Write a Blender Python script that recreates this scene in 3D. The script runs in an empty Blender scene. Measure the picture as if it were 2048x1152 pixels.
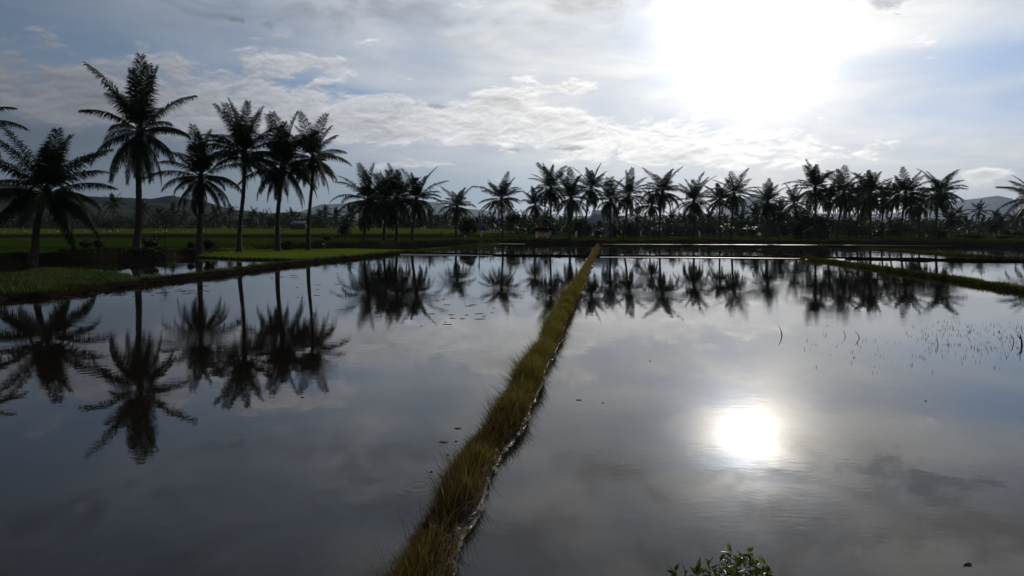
import bpy, math, random
import numpy as np
from mathutils import Vector

# ------------------------------------------------------------------ camera
F, HZ, CAMH = 1365.0, 463.0, 2.5          # focal length in photo pixels, horizon row, eye height (m)
scene = bpy.context.scene
COL = scene.collection
cd = bpy.data.cameras.new("camera")
cam = bpy.data.objects.new("camera", cd); COL.objects.link(cam)
cam.location = (0, 0, CAMH); cam.rotation_euler = (math.radians(90), 0, 0)
cd.sensor_width = 36.0; cd.lens = 36.0 * F / 2048.0
cd.shift_y = -(576 - HZ) / 2048.0
cd.clip_start = 0.1; cd.clip_end = 60000
scene.camera = cam
scene.view_settings.view_transform = 'Standard'
scene.view_settings.look = 'None'
scene.view_settings.exposure = 0.0
scene.view_settings.gamma = 1.0

# ------------------------------------------------------------------ sun
SUNDIR = Vector(((1495 - 1024) / F, 1.0, (HZ - 42) / F)).normalized()
SUN_EL = math.asin(SUNDIR.z); SUN_AZ = math.atan2(SUNDIR.x, SUNDIR.y)
sl = bpy.data.lights.new("sun", 'SUN'); sl.energy = 1.7; sl.angle = math.radians(2.2); sl.color = (1.0, 0.93, 0.82)
so = bpy.data.objects.new("sun", sl); COL.objects.link(so)
so.rotation_euler = (-SUNDIR).to_track_quat('-Z', 'Y').to_euler(); so.location = (0, 0, 60)

# ------------------------------------------------------------------ node helpers
class NT:
    def __init__(s, tree): s.t = tree; s.n = tree.nodes; s.l = tree.links
    def new(s, ty, **kw):
        n = s.n.new(ty)
        for k, v in kw.items(): setattr(n, k, v)
        return n
    def put(s, sock, v):
        if hasattr(v, 'links') or isinstance(v, bpy.types.NodeSocket): s.l.new(v, sock)
        else: sock.default_value = v
    def m(s, op, a, b=0.0, c=0.0, clamp=False):
        n = s.new('ShaderNodeMath', operation=op, use_clamp=clamp)
        s.put(n.inputs[0], a); s.put(n.inputs[1], b); s.put(n.inputs[2], c)
        return n.outputs[0]
    def add(s, a, b): return s.m('ADD', a, b)
    def sub(s, a, b): return s.m('SUBTRACT', a, b)
    def mul(s, a, b): return s.m('MULTIPLY', a, b)
    def mix(s, f, a, b):
        n = s.new('ShaderNodeMix', data_type='RGBA'); n.clamp_factor = True
        s.put(n.inputs[0], f); s.put(n.inputs[6], col4(a)); s.put(n.inputs[7], col4(b))
        return n.outputs[2]
    def ramp(s, x, lo, hi):
        n = s.new('ShaderNodeMapRange', interpolation_type='SMOOTHSTEP')
        s.put(n.inputs[0], x); n.inputs[1].default_value = lo; n.inputs[2].default_value = hi
        return n.outputs[0]
    def noise(s, v, scale, detail=4, rough=0.5, dist=0.0):
        n = s.new('ShaderNodeTexNoise'); n.normalize = True
        if v is not None: s.put(n.inputs['Vector'], v)
        n.inputs['Scale'].default_value = scale; n.inputs['Detail'].default_value = detail
        n.inputs['Roughness'].default_value = rough; n.inputs['Distortion'].default_value = dist
        return n.outputs['Fac']
    def comb(s, x, y, z):
        n = s.new('ShaderNodeCombineXYZ'); s.put(n.inputs[0], x); s.put(n.inputs[1], y); s.put(n.inputs[2], z)
        return n.outputs[0]
    def vscale(s, v, k):
        n = s.new('ShaderNodeVectorMath', operation='SCALE'); s.put(n.inputs[0], v); s.put(n.inputs['Scale'], k)
        return n.outputs[0]
def col4(c):
    if isinstance(c, tuple) and len(c) == 3: return (*c, 1.0)
    return c

# ------------------------------------------------------------------ sky
world = bpy.data.worlds.new("World"); scene.world = world; world.use_nodes = True
wt = world.node_tree; wt.nodes.clear(); W = NT(wt)
tc = W.new('ShaderNodeTexCoord').outputs['Generated']
nrm = W.new('ShaderNodeVectorMath', operation='NORMALIZE'); W.put(nrm.inputs[0], tc); D = nrm.outputs[0]
sep = W.new('ShaderNodeSeparateXYZ'); W.put(sep.inputs[0], D); dx, dy, dz = sep.outputs
dot = W.new('ShaderNodeVectorMath', operation='DOT_PRODUCT'); W.put(dot.inputs[0], D); dot.inputs[1].default_value = SUNDIR
th = W.mul(W.m('ARCCOSINE', dot.outputs['Value']), 57.2958)            # degrees from the sun
az = W.mul(W.m('ARCTAN2', dx, dy), 57.2958)
el = W.mul(W.m('ARCSINE', dz), 57.2958)
def expf(x, s, p=1.0):
    t = W.m('DIVIDE', x, s)
    if p != 1.0: t = W.m('POWER', t, p)
    return W.m('EXPONENT', W.mul(t, -1.0))
# forward-scattered brightness of the thin overcast against angle from the sun
G = W.add(0.150, W.mul(0.90, expf(th, 33.0, 1.8)))
G = W.add(G, W.mul(9.5, expf(th, 2.6, 1.3)))
G = W.add(G, W.mul(0.2, expf(th, 3.6)))
def pa(px, py):
    x, z = (px - 1024) / F, (HZ - py) / F
    return math.degrees(math.atan(x)), math.degrees(math.atan(z / math.hypot(1, x)))
def blob(px, py, rx, ry, tilt=0.0, soft=1.0, u=None, v=None):
    a0, e0 = pa(px, py); kx = 24.0
    u = az if u is None else u; v = el if v is None else v
    ca, sa = math.cos(math.radians(tilt)), math.sin(math.radians(tilt))
    du, dv = W.sub(u, a0), W.sub(v, e0)
    a = W.m('DIVIDE', W.add(W.mul(du, ca), W.mul(dv, -sa)), rx / kx)
    b = W.m('DIVIDE', W.add(W.mul(du, sa), W.mul(dv, ca)), ry / kx)
    r2 = W.add(W.mul(a, a), W.mul(b, b))
    return W.m('EXPONENT', W.mul(W.m('POWER', r2, soft), -1.0))
def sumof(l):
    o = l[0]
    for q in l[1:]: o = W.add(o, q)
    return o
# cloud-deck coordinates (flat layer seen in perspective) and angular coordinates
inv = W.m('DIVIDE', 1.0, W.add(W.m('MAXIMUM', dz, 0.0), 0.10))
deck = W.comb(W.mul(dx, inv), W.mul(dy, inv), 0.0)
ang = W.comb(W.mul(az, 0.055), W.mul(el, 0.19), 0.0)
warp = W.mul(W.sub(W.noise(ang, 2.0, 3, .5), .5), .25)
ang2 = W.comb(W.add(W.mul(az, 0.062), warp), W.add(W.mul(el, 0.135), W.mul(warp, .5)), 3.0)
angs = W.comb(W.add(W.mul(az, 0.062), warp), W.add(W.add(W.mul(el, 0.135), W.mul(warp, .5)), 0.030), 3.0)   # same field a little higher up
sk = W.new('ShaderNodeTexSky', sky_type='NISHITA'); sk.sun_disc = False
sk.sun_elevation = SUN_EL; sk.sun_rotation = SUN_AZ; sk.air_density = 1.0; sk.dust_density = 0.6; sk.altitude = 20
nish = W.vscale(sk.outputs[0], 0.055)
warm = W.ramp(G, 0.16, 0.95)
tint = W.mix(warm, (0.80, 0.93, 1.16), (1.0, 0.985, 0.955))
tint = W.mix(W.ramp(G, 1.0, 3.0), tint, (1.0, 0.95, 0.86))
# broad veil
n1 = W.noise(ang, 1.1, 5, 0.55, 0.6)
n1b = W.noise(deck, 1.3, 6, 0.6, 0.8)
veilp = W.add(W.mul(n1, 0.55), W.mul(n1b, 0.45))
veil = W.ramp(veilp, 0.38, 0.62)
gaps = sumof([blob(2010, 110, 130, 75, 8), blob(1990, 235, 190, 40, 5), W.mul(blob(120, 95, 190, 50, 3), 0.9),
              W.mul(blob(650, 178, 190, 17, 7), 1.3), W.mul(blob(100, 30, 420, 60, 3), 0.75), W.mul(blob(760, 200, 150, 12, 5), .6), W.mul(blob(1500, 262, 120, 6, 0), 0.2),
              W.mul(blob(430, 180, 200, 14, 3), 0.4)])
veilf = W.m('SUBTRACT', W.add(0.60, W.mul(veil, 0.40)), W.mul(gaps, 0.62), clamp=True)
vshade = W.add(0.93, W.mul(veil, 0.21))
veilc = W.vscale(tint, W.mul(G, vshade))
bluec = W.new('ShaderNodeMix', data_type='RGBA', blend_type='MIX')
gblue = W.vscale(W.mix(0.0, (0.46, 0.68, 1.08), (1, 1, 1)), W.mul(G, 1.05))
bluec.inputs[0].default_value = 0.70; W.put(bluec.inputs[6], nish); W.put(bluec.inputs[7], gblue)
base = W.mix(veilf, bluec.outputs[2], veilc)
# low smooth grey bank on the left and greyer horizon band
bank = sumof([blob(40, 320, 380, 105, 2, 1.5), W.mul(blob(330, 400, 400, 55, 0, 1.4), 0.8)])
lowgrey = W.mul(blob(760, 380, 520, 62, 0, 1.3), 0.85)
base = W.mix(W.m('MINIMUM', bank, 0.93), base, W.vscale(W.mix(0.0, (0.58, 0.76, 1.02), (1, 1, 1)), W.mul(G, 0.55)))
base = W.mix(W.m('MINIMUM', lowgrey, 0.8), base, W.vscale(W.mix(0.0, (0.74, 0.90, 1.05), (1, 1, 1)), W.mul(G, 0.88)))
# cumulus / altocumulus bands
nf = W.noise(ang2, 4.2, 10, 0.60, 0.15)
nfs = W.noise(angs, 4.2, 10, 0.60, 0.15)
cov = sumof([blob(210, 185, 330, 50, 4), blob(640, 205, 300, 40, 9), blob(640, 128, 120, 26, 8),
             blob(930, 222, 240, 22, 3), W.mul(blob(1130, 268, 300, 26, 1), 1.0), W.mul(blob(1420, 300, 300, 42, 1), 0.95),
             W.mul(blob(1137, 178, 52, 13, -4), 1.25), W.mul(blob(1050, 156, 32, 9, 0), 1.0), blob(1010, 200, 60, 22, 0),
             W.mul(blob(840, 330, 60, 8, 0), 0.8), W.mul(blob(1130, 243, 40, 7, 0), 1.0), W.mul(blob(370, 240, 300, 30, 3), .8),
             W.mul(blob(1975, 348, 34, 11, -6), 1.1), W.mul(blob(790, 270, 40, 14, 0), 1.0), W.mul(blob(700, 268, 70, 10, 0), .8)])
cov = W.m('MINIMUM', cov, 1.15)
cd_ = W.add(W.mul(nf, 1.35), W.mul(cov, 0.42))
cl = W.ramp(cd_, 0.83, 1.06)
edge = W.m('MULTIPLY_ADD', W.sub(nf, nfs), 2.7, 1.08)           # brighter rims on top, greyer undersides
core = W.ramp(cd_, 1.02, 1.28)
cshade = W.m('MAXIMUM', W.sub(edge, W.mul(core, 0.17)), 0.6)
leftdim = W.sub(1.0, W.mul(0.30, blob(0, 230, 330, 150, 0, 1.5)))
cloudc = W.vscale(W.mix(warm, (0.93, 0.95, 1.04), (1.0, 0.98, 0.945)), W.mul(W.mul(W.add(W.mul(G, 1.15), 0.02), cshade), leftdim))
sky = W.mix(W.mul(cl, 0.88), base, cloudc)
# small dark cloud scraps
dn = W.noise(ang2, 9.0, 6, 0.6)
def scrap(l): return W.ramp(W.add(l, W.mul(W.sub(dn, 0.5), 2.4)), 0.40, 1.0)
scr = scrap(sumof([blob(1772, 8, 40, 13, 4), W.mul(blob(1690, -14, 90, 14, 3), .55), W.mul(blob(1140, 296, 55, 8), .8), W.mul(blob(1022, 300, 30, 6), .8),
                   W.mul(blob(490, 42, 80, 12, 5), .6), W.mul(blob(880, 213, 70, 6, 3), .7), W.mul(blob(1840, -58, 85, 30, 3), 0.95), W.mul(blob(1960, -40, 90, 10, 3), .7)]))
sky = W.mix(W.mul(scr, 0.62), sky, W.vscale(W.mix(0.0, (0.85, 0.90, 1.0), (1, 1, 1)), W.mul(W.m('MINIMUM', G, 1.2), 0.42)))
# puffy grey undersides of the higher deck
pf = W.noise(deck, 2.6, 8, 0.6, 0.5)
sky = W.mix(W.mul(W.mul(W.ramp(el, 13.0, 20.0), W.ramp(pf, 0.46, 0.66)), 0.85), sky, W.vscale(tint, W.mul(W.m('MINIMUM', G, 1.6), 0.55)))
# darker deck added overhead, out of the frame, to cut the ambient light
up = W.ramp(el, 22.0, 42.0)
upn = W.add(0.62, W.mul(W.ramp(n1b, 0.35, 0.7), 0.55))
sky = W.mix(W.mul(up, 0.85), sky, W.vscale(W.mix(0.0, (0.92, 0.94, 1.0), (1, 1, 1)), W.mul(W.add(W.mul(G, 0.55), 0.05), upn)))
bg = W.new('ShaderNodeBackground'); W.put(bg.inputs['Color'], sky); bg.inputs['Strength'].default_value = 1.0
wo = W.new('ShaderNodeOutputWorld'); wt.links.new(bg.outputs[0], wo.inputs['Surface'])
world.cycles.sampling_method = 'MANUAL'; world.cycles.sample_map_resolution = 1024

# ------------------------------------------------------------------ materials
def new_mat(name):
    m = bpy.data.materials.new(name); m.use_nodes = True; m.node_tree.nodes.clear()
    return m, NT(m.node_tree)
def principled(T, colr, rough=0.6, normal=None, spec=0.5, ior=1.45, trans=0.0, transcol=None, metallic=0.0):
    p = T.new('ShaderNodeBsdfPrincipled')
    T.put(p.inputs['Base Color'], col4(colr)); T.put(p.inputs['Roughness'], rough)
    p.inputs['Specular IOR Level'].default_value = spec; p.inputs['IOR'].default_value = ior
    p.inputs['Metallic'].default_value = metallic
    if normal is not None: T.put(p.inputs['Normal'], normal)
    out = T.new('ShaderNodeOutputMaterial'); o = p.outputs[0]
    if trans > 0:
        tr = T.new('ShaderNodeBsdfTranslucent'); T.put(tr.inputs[0], col4(transcol if transcol is not None else colr))
        mx = T.new('ShaderNodeMixShader'); mx.inputs[0].default_value = trans
        T.l.new(o, mx.inputs[1]); T.l.new(tr.outputs[0], mx.inputs[2]); o = mx.outputs[0]
    T.l.new(o, out.inputs['Surface'])
def bump(T, h, dist, strength=1.0):
    b = T.new('ShaderNodeBump'); T.put(b.inputs['Height'], h); b.inputs['Distance'].default_value = dist
    b.inputs['Strength'].default_value = strength; return b.outputs[0]
def geo_pos(T): return T.new('ShaderNodeNewGeometry').outputs['Position']
def tintattr(T):
    a = T.new('ShaderNodeAttribute'); a.attribute_name = 'tint'; return a.outputs['Fac']
def leafmat(name, stops, rough=0.5, trans=0.35, rnd=0.35, spec=0.35):
    m, T = new_mat(name)
    t = tintattr(T)
    r = T.new('ShaderNodeObjectInfo').outputs['Random']
    f = T.m('ADD', t, T.mul(T.sub(r, 0.5), rnd), clamp=True)
    cr = T.new('ShaderNodeValToRGB'); e = cr.color_ramp
    while len(e.elements) < len(stops): e.elements.new(0.5)
    for i, (p, c) in enumerate(stops): e.elements[i].position = p; e.elements[i].color = col4(c)
    T.put(cr.inputs[0], f)
    principled(T, cr.outputs[0], rough, spec=spec, trans=trans); return m
M = {}
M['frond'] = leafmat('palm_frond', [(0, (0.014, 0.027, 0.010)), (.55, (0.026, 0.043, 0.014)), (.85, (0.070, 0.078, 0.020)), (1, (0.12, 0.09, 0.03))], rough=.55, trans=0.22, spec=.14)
M['dead'] = leafmat('dead_frond', [(0, (0.05, 0.035, 0.022)), (1, (0.12, 0.085, 0.05))], rough=.8, trans=.15)
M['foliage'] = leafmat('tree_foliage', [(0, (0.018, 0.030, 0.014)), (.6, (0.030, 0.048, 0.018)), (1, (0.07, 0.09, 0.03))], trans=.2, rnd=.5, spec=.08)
M['shrub'] = leafmat('shrub_leaf', [(0, (0.018, 0.032, 0.012)), (1, (0.05, 0.075, 0.025))], trans=.25)
M['nearleaf'] = leafmat('glossy_leaf', [(0, (0.04, 0.08, 0.02)), (.6, (0.085, 0.14, 0.025)), (1, (0.20, 0.24, 0.035))], rough=.32, trans=.5, spec=.45)
M['banana'] = leafmat('banana_leaf', [(0, (0.04, 0.075, 0.025)), (1, (0.10, 0.14, 0.04))], rough=.5, trans=.4, spec=.15)
M['grass_bund'] = leafmat('bund_grass', [(0, (0.040, 0.026, 0.014)), (.28, (0.125, 0.078, 0.024)), (.5, (0.190, 0.155, 0.032)), (1, (0.190, 0.215, 0.042))], trans=.5, rnd=0, spec=.2)
M['grass_green'] = leafmat('green_grass', [(0, (0.022, 0.036, 0.010)), (.5, (0.050, 0.085, 0.014)), (1, (0.10, 0.14, 0.022))], trans=.35, rnd=0, spec=.15)
M['grass_olive'] = leafmat('olive_grass', [(0, (0.05, 0.035, 0.014)), (.5, (0.075, 0.080, 0.018)), (1, (0.11, 0.13, 0.025))], trans=.35, rnd=0, spec=.1)
M['rice'] = leafmat('rice_seedling', [(0, (0.10, 0.16, 0.014)), (1, (0.18, 0.26, 0.022))], trans=.4, rnd=0, spec=.1)
M['stub'] = leafmat('rice_stubble', [(0, (0.03, 0.028, 0.018)), (1, (0.07, 0.06, 0.03))], trans=.1, rnd=0)
def mk_trunk():
    m, T = new_mat('palm_trunk'); tc_ = T.new('ShaderNodeTexCoord').outputs['Object']
    s = T.new('ShaderNodeSeparateXYZ'); T.put(s.inputs[0], tc_)
    n = T.noise(tc_, 3.0, 4)
    rings = T.m('SINE', T.add(T.mul(s.outputs[2], 38.0), T.mul(n, 5.0)))
    f = T.add(T.mul(rings, 0.2), n)
    c = T.mix(f, (0.030, 0.025, 0.020), (0.10, 0.085, 0.065))
    principled(T, c, 0.85, bump(T, f, 0.03), spec=.2); return m
M['trunk'] = mk_trunk()
def flat(name, c1, c2, scale=3.0, rough=.7, bumpd=0.0, spec=.4, metallic=0., trans=0.):
    m, T = new_mat(name); p = T.new('ShaderNodeTexCoord').outputs['Object']
    n = T.noise(p, scale, 5, .6)
    principled(T, T.mix(T.ramp(n, .35, .65), c1, c2), rough, bump(T, n, bumpd) if bumpd else None, spec=spec, metallic=metallic, trans=trans); return m
M['bark'] = flat('bark', (0.03, 0.025, 0.02), (0.07, 0.055, 0.04), 6, .9, .01)
M['coconut'] = flat('coconut_husk', (0.05, 0.06, 0.02), (0.10, 0.07, 0.03), 8, .5)
M['stem'] = flat('green_stem', (0.04, 0.05, 0.015), (0.08, 0.08, 0.03), 20, .6)
M['thatch'] = flat('thatch', (0.03, 0.025, 0.018), (0.07, 0.055, 0.04), 12, .95, .03)
M['wood'] = flat('weathered_wood', (0.05, 0.04, 0.03), (0.10, 0.08, 0.06), 8, .85, .01)
M['tarp'] = flat('beige_tarp', (0.62, 0.44, 0.32), (0.78, 0.60, 0.46), 2, .7, .02, trans=.35)
M['tarp_yellow'] = flat('yellowed_tarp', (0.52, 0.42, 0.18), (0.66, 0.55, 0.28), 2, .7, .02, trans=.35)
M['whitecloth'] = flat('white_cloth', (0.70, 0.68, 0.62), (0.82, 0.80, 0.76), 6, .7, .01, trans=.45)
M['redcloth'] = flat('faded_red_cloth', (0.30, 0.07, 0.05), (0.42, 0.12, 0.09), 6, .8, .01, trans=.3)
M['bluecloth'] = flat('blue_tarp', (0.02, 0.05, 0.22), (0.03, 0.08, 0.32), 6, .5, .01, trans=.3)
M['feather'] = flat('white_feather', (0.75, 0.75, 0.72), (0.82, 0.82, 0.80), 9, .7, .01, trans=.2)
M['beak'] = flat('yellow_beak', (0.5, 0.35, 0.05), (0.6, 0.4, 0.08), 9, .5)
M['blueroof'] = flat('blue_metal_roof', (0.05, 0.07, 0.16), (0.08, 0.10, 0.22), 2, .5, .01)
M['zincroof'] = flat('zinc_roof', (0.20, 0.25, 0.30), (0.28, 0.33, 0.38), 1, .45, .01)
M['wall'] = flat('plaster_wall', (0.16, 0.16, 0.15), (0.24, 0.23, 0.21), 2, .85)
M['darkwall'] = flat('woven_bamboo_wall', (0.04, 0.032, 0.025), (0.08, 0.065, 0.05), 6, .9)
M['debris'] = flat('rotting_leaf', (0.012, 0.012, 0.008), (0.04, 0.035, 0.02), 20, .6)
M['stone'] = flat('rubble_stone', (0.010, 0.009, 0.008), (0.032, 0.029, 0.026), 5, .9, .02, spec=.1)
M['dark_rag'] = flat('dark_rag', (0.02, 0.018, 0.02), (0.04, 0.035, 0.04), 6, .9)

def mk_water():
    m, T = new_mat('flooded_paddy_water'); P = geo_pos(T)
    big = T.noise(P, 0.16, 4, 0.6, 0.5)                     # breeze patches
    patch = T.ramp(big, 0.44, 0.66)
    mp = T.new('ShaderNodeMapping'); mp.inputs['Rotation'].default_value = (0, 0, math.radians(-24)); mp.inputs['Scale'].default_value = (0.40, 1.0, 1.0)
    T.put(mp.inputs['Vector'], P)
    r1 = T.noise(mp.outputs[0], 13.0, 3, 0.5)
    r2 = T.noise(P, 2.2, 3, 0.5)
    h = T.add(T.mul(T.mul(r1, 0.55), T.add(0.12, T.mul(patch, 1.0))), T.mul(r2, 0.55))
    for (qx, qy, k_) in [(838, 972, 55.0), (1782, 756, 26.0), (1690, 665, 22.0), (175, 742, 26.0), (720, 676, 20.0)]:
        cx_, cy_ = (qx - 1024) / (qy - HZ) * CAMH, CAMH * F / (qy - HZ)
        vd = T.new('ShaderNodeVectorMath', operation='DISTANCE'); T.put(vd.inputs[0], P); vd.inputs[1].default_value = (cx_, cy_, 0)
        r_ = vd.outputs['Value']
        h = T.add(h, T.mul(T.mul(T.m('SINE', T.mul(r_, k_)), T.m('EXPONENT', T.mul(r_, -k_ * .11))), 0.16))
    silt = T.noise(P, 0.35, 5, .6)
    c = T.mix(silt, (0.011, 0.0090, 0.0068), (0.020, 0.0165, 0.0125))
    principled(T, c, 0.008, bump(T, h, 0.0017), ior=1.37); return m
M['water'] = mk_water()
def mk_ground():
    m, T = new_mat('field_ground'); P = geo_pos(T)
    s = T.new('ShaderNodeSeparateXYZ'); T.put(s.inputs[0], P)
    mp = T.new('ShaderNodeMapping'); mp.inputs['Scale'].default_value = (0.35, 1, 1); T.put(mp.inputs[0], P)
    n0 = T.noise(mp.outputs[0], 0.06, 5, .6); n1_ = T.noise(P, 2.5, 6, .7); n2 = T.noise(mp.outputs[0], 0.25, 4, .6)
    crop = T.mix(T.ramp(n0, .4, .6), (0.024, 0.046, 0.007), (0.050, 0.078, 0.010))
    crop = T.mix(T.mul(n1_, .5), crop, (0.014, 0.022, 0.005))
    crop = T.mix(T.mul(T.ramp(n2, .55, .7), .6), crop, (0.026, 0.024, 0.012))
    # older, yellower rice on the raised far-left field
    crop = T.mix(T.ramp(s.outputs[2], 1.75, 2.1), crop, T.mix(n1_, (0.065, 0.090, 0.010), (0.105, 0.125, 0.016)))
    mud = T.mix(n1_, (0.018, 0.014, 0.011), (0.040, 0.031, 0.024))
    land = T.ramp(T.add(s.outputs[2], T.mul(T.sub(n1_, .5), .45)), 0.42, 0.66)
    geo = T.new('ShaderNodeNewGeometry'); sn = T.new('ShaderNodeSeparateXYZ'); T.put(sn.inputs[0], geo.outputs['True Normal'])
    flatn = T.ramp(sn.outputs[2], 0.965, 0.985)
    c = T.mix(T.mul(land, flatn), mud, crop)
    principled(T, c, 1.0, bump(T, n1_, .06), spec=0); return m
M['ground'] = mk_ground()
def mk_mud(name, rough, c1, c2, bd, sc, spec):
    m, T = new_mat(name); P = geo_pos(T)
    n = T.noise(P, sc, 6, .65); n3 = T.noise(P, sc * 6, 3, .6)
    principled(T, T.mix(n, c1, c2), rough, bump(T, T.add(n, T.mul(n3, .25)), bd), spec=spec); return m
def mk_wetbund():
    m, T = new_mat('wet_bund_mud'); P = geo_pos(T)
    n = T.noise(P, 14, 6, .65); n3 = T.noise(P, 60, 3, .6)
    s = T.new('ShaderNodeSeparateXYZ'); T.put(s.inputs[0], P)
    wet = T.m('MULTIPLY', T.mul(T.ramp(n3, .42, .52), T.ramp(T.noise(P, 4.5, 3, .5), .34, .48)), T.m('SUBTRACT', 1.0, T.ramp(s.outputs[2], .07, .12)))
    rough = T.m('SUBTRACT', .85, T.mul(wet, .66))
    principled(T, T.mix(n, (0.010, 0.008, 0.006), (0.028, 0.021, 0.016)), rough, bump(T, T.add(n, T.mul(n3, .5)), .05), spec=.45); return m
M['mud'] = mk_wetbund()
M['wetmud'] = mk_mud('shining_wet_mud', .55, (0.014, 0.012, 0.010), (0.035, 0.028, 0.022), 0.02, 3, .2)
M['drymud'] = mk_mud('bund_mud', .6, (0.010, 0.008, 0.006), (0.028, 0.022, 0.016), 0.05, 6, 0)
def mk_hill(name, a, b, sc):
    m, T = new_mat(name); P = geo_pos(T)
    n = T.noise(P, sc, 8, .65); n2 = T.noise(P, sc * 5, 4, .7)
    c = T.mix(T.ramp(T.add(T.mul(n, .6), T.mul(n2, .4)), .38, .62), a, b)
    principled(T, c, .95, bump(T, n2, 3.0), spec=.1); return m
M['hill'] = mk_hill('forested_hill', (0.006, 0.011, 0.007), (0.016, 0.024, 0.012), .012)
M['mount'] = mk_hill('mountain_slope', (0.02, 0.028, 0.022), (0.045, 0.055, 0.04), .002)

# ------------------------------------------------------------------ mesh helpers
class MB:
    def __init__(s): s.v = []; s.f = []; s.t = []; s.n = 0
    def add(s, verts, faces, tint=None):
        verts = np.asarray(verts, float).reshape(-1, 3); faces = np.asarray(faces, int)
        s.v.append(verts); s.f.append(faces + s.n); s.n += len(verts)
        if tint is None: tint = 0.5
        s.t.append(np.broadcast_to(np.asarray(tint, float), (len(faces),)))
    def mesh(s, name, mat, smooth=False):
        me = bpy.data.meshes.new(name)
        V = np.concatenate(s.v); loops = np.concatenate([f.ravel() for f in s.f])
        tot = np.concatenate([np.full(len(f), f.shape[1]) for f in s.f])
        me.vertices.add(len(V)); me.vertices.foreach_set('co', V.ravel().astype(np.float32))
        me.loops.add(len(loops)); me.loops.foreach_set('vertex_index', loops.astype(np.int32))
        me.polygons.add(len(tot)); st = np.concatenate([[0], np.cumsum(tot)[:-1]])
        me.polygons.foreach_set('loop_start', st.astype(np.int32)); me.polygons.foreach_set('loop_total', tot.astype(np.int32))
        if smooth: me.polygons.foreach_set('use_smooth', np.ones(len(tot), bool))
        a = me.attributes.new('tint', 'FLOAT', 'FACE'); a.data.foreach_set('value', np.concatenate(s.t).astype(np.float32))
        me.update(calc_edges=True); me.validate(); me.materials.append(mat)
        return me
    def obj(s, name, mat, parent=None, smooth=False, loc=None):
        o = bpy.data.objects.new(name, s.mesh(name, mat, smooth)); COL.objects.link(o)
        if parent is not None: o.parent = parent
        if loc is not None: o.location = loc
        return o
def tag(o, label=None, cat=None, group=None, kind=None):
    if label: o['label'] = label
    if cat: o['category'] = cat
    if group: o['group'] = group
    if kind: o['kind'] = kind
    return o
def empty(name, loc, rz=0.0):
    o = bpy.data.objects.new(name, None); COL.objects.link(o); o.location = loc; o.rotation_euler = (0, 0, rz)
    o.empty_display_size = .3; return o
def inst(name, mesh, parent, loc=(0, 0, 0), rz=0.0, sc=1.0):
    o = bpy.data.objects.new(name, mesh); COL.objects.link(o); o.parent = parent
    o.location = loc; o.rotation_euler = (0, 0, rz); o.scale = (sc, sc, sc) if not isinstance(sc, tuple) else sc
    return o
def tube(mb, pts, rad, n=8, tint=.5, cap=True):
    pts = np.asarray(pts, float); rad = np.broadcast_to(rad, (len(pts),)); k = len(pts)
    T = np.gradient(pts, axis=0); T /= np.linalg.norm(T, axis=1)[:, None] + 1e-9
    ref = np.array([0, 0, 1.]) if abs(T[0][2]) < .8 else np.array([1., 0, 0])
    A = np.cross(T, ref); A /= np.linalg.norm(A, axis=1)[:, None] + 1e-9; B = np.cross(T, A)
    an = np.linspace(0, 2 * np.pi, n, endpoint=False)
    V = pts[:, None] + rad[:, None, None] * (np.cos(an)[None, :, None] * A[:, None] + np.sin(an)[None, :, None] * B[:, None])
    i = np.arange(k - 1)[:, None] * n; j = np.arange(n)[None]; j2 = (j + 1) % n
    fs = np.stack([i + j, i + j2, i + n + j2, i + n + j], -1).reshape(-1, 4)
    mb.add(V, fs, tint)
    if cap:
        mb.add(V[-1], [list(range(n))], tint); mb.add(V[0], [list(range(n))[::-1]], tint)
def box(mb, c, s, rz=0., tint=.5):
    c = np.array(c, float); s = np.array(s, float) / 2
    v = np.array([[x, y, z] for z in (-1, 1) for y in (-1, 1) for x in (-1, 1)]) * s
    ca, sa = math.cos(rz), math.sin(rz); v = np.c_[v[:, 0] * ca - v[:, 1] * sa, v[:, 0] * sa + v[:, 1] * ca, v[:, 2]] + c
    mb.add(v, [[0, 2, 3, 1], [4, 5, 7, 6], [0, 1, 5, 4], [2, 6, 7, 3], [0, 4, 6, 2], [1, 3, 7, 5]], tint)
def ellip(mb, c, r, n=10, m=6, jit=0., rng=None, tint=.5):
    th_ = np.linspace(0, np.pi, m + 1); ph = np.linspace(0, 2 * np.pi, n, endpoint=False)
    V = np.stack([np.sin(th_)[:, None] * np.cos(ph), np.sin(th_)[:, None] * np.sin(ph), np.cos(th_)[:, None] * np.ones(n)], -1)
    if jit: V = V * (1 + rng.uniform(-jit, jit, V.shape[:2])[..., None])
    V = V * np.array(r) + np.array(c)
    i = np.arange(m)[:, None] * n; j = np.arange(n)[None]; j2 = (j + 1) % n
    mb.add(V, np.stack([i + j, i + n + j, i + n + j2, i + j2], -1).reshape(-1, 4), tint)

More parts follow.
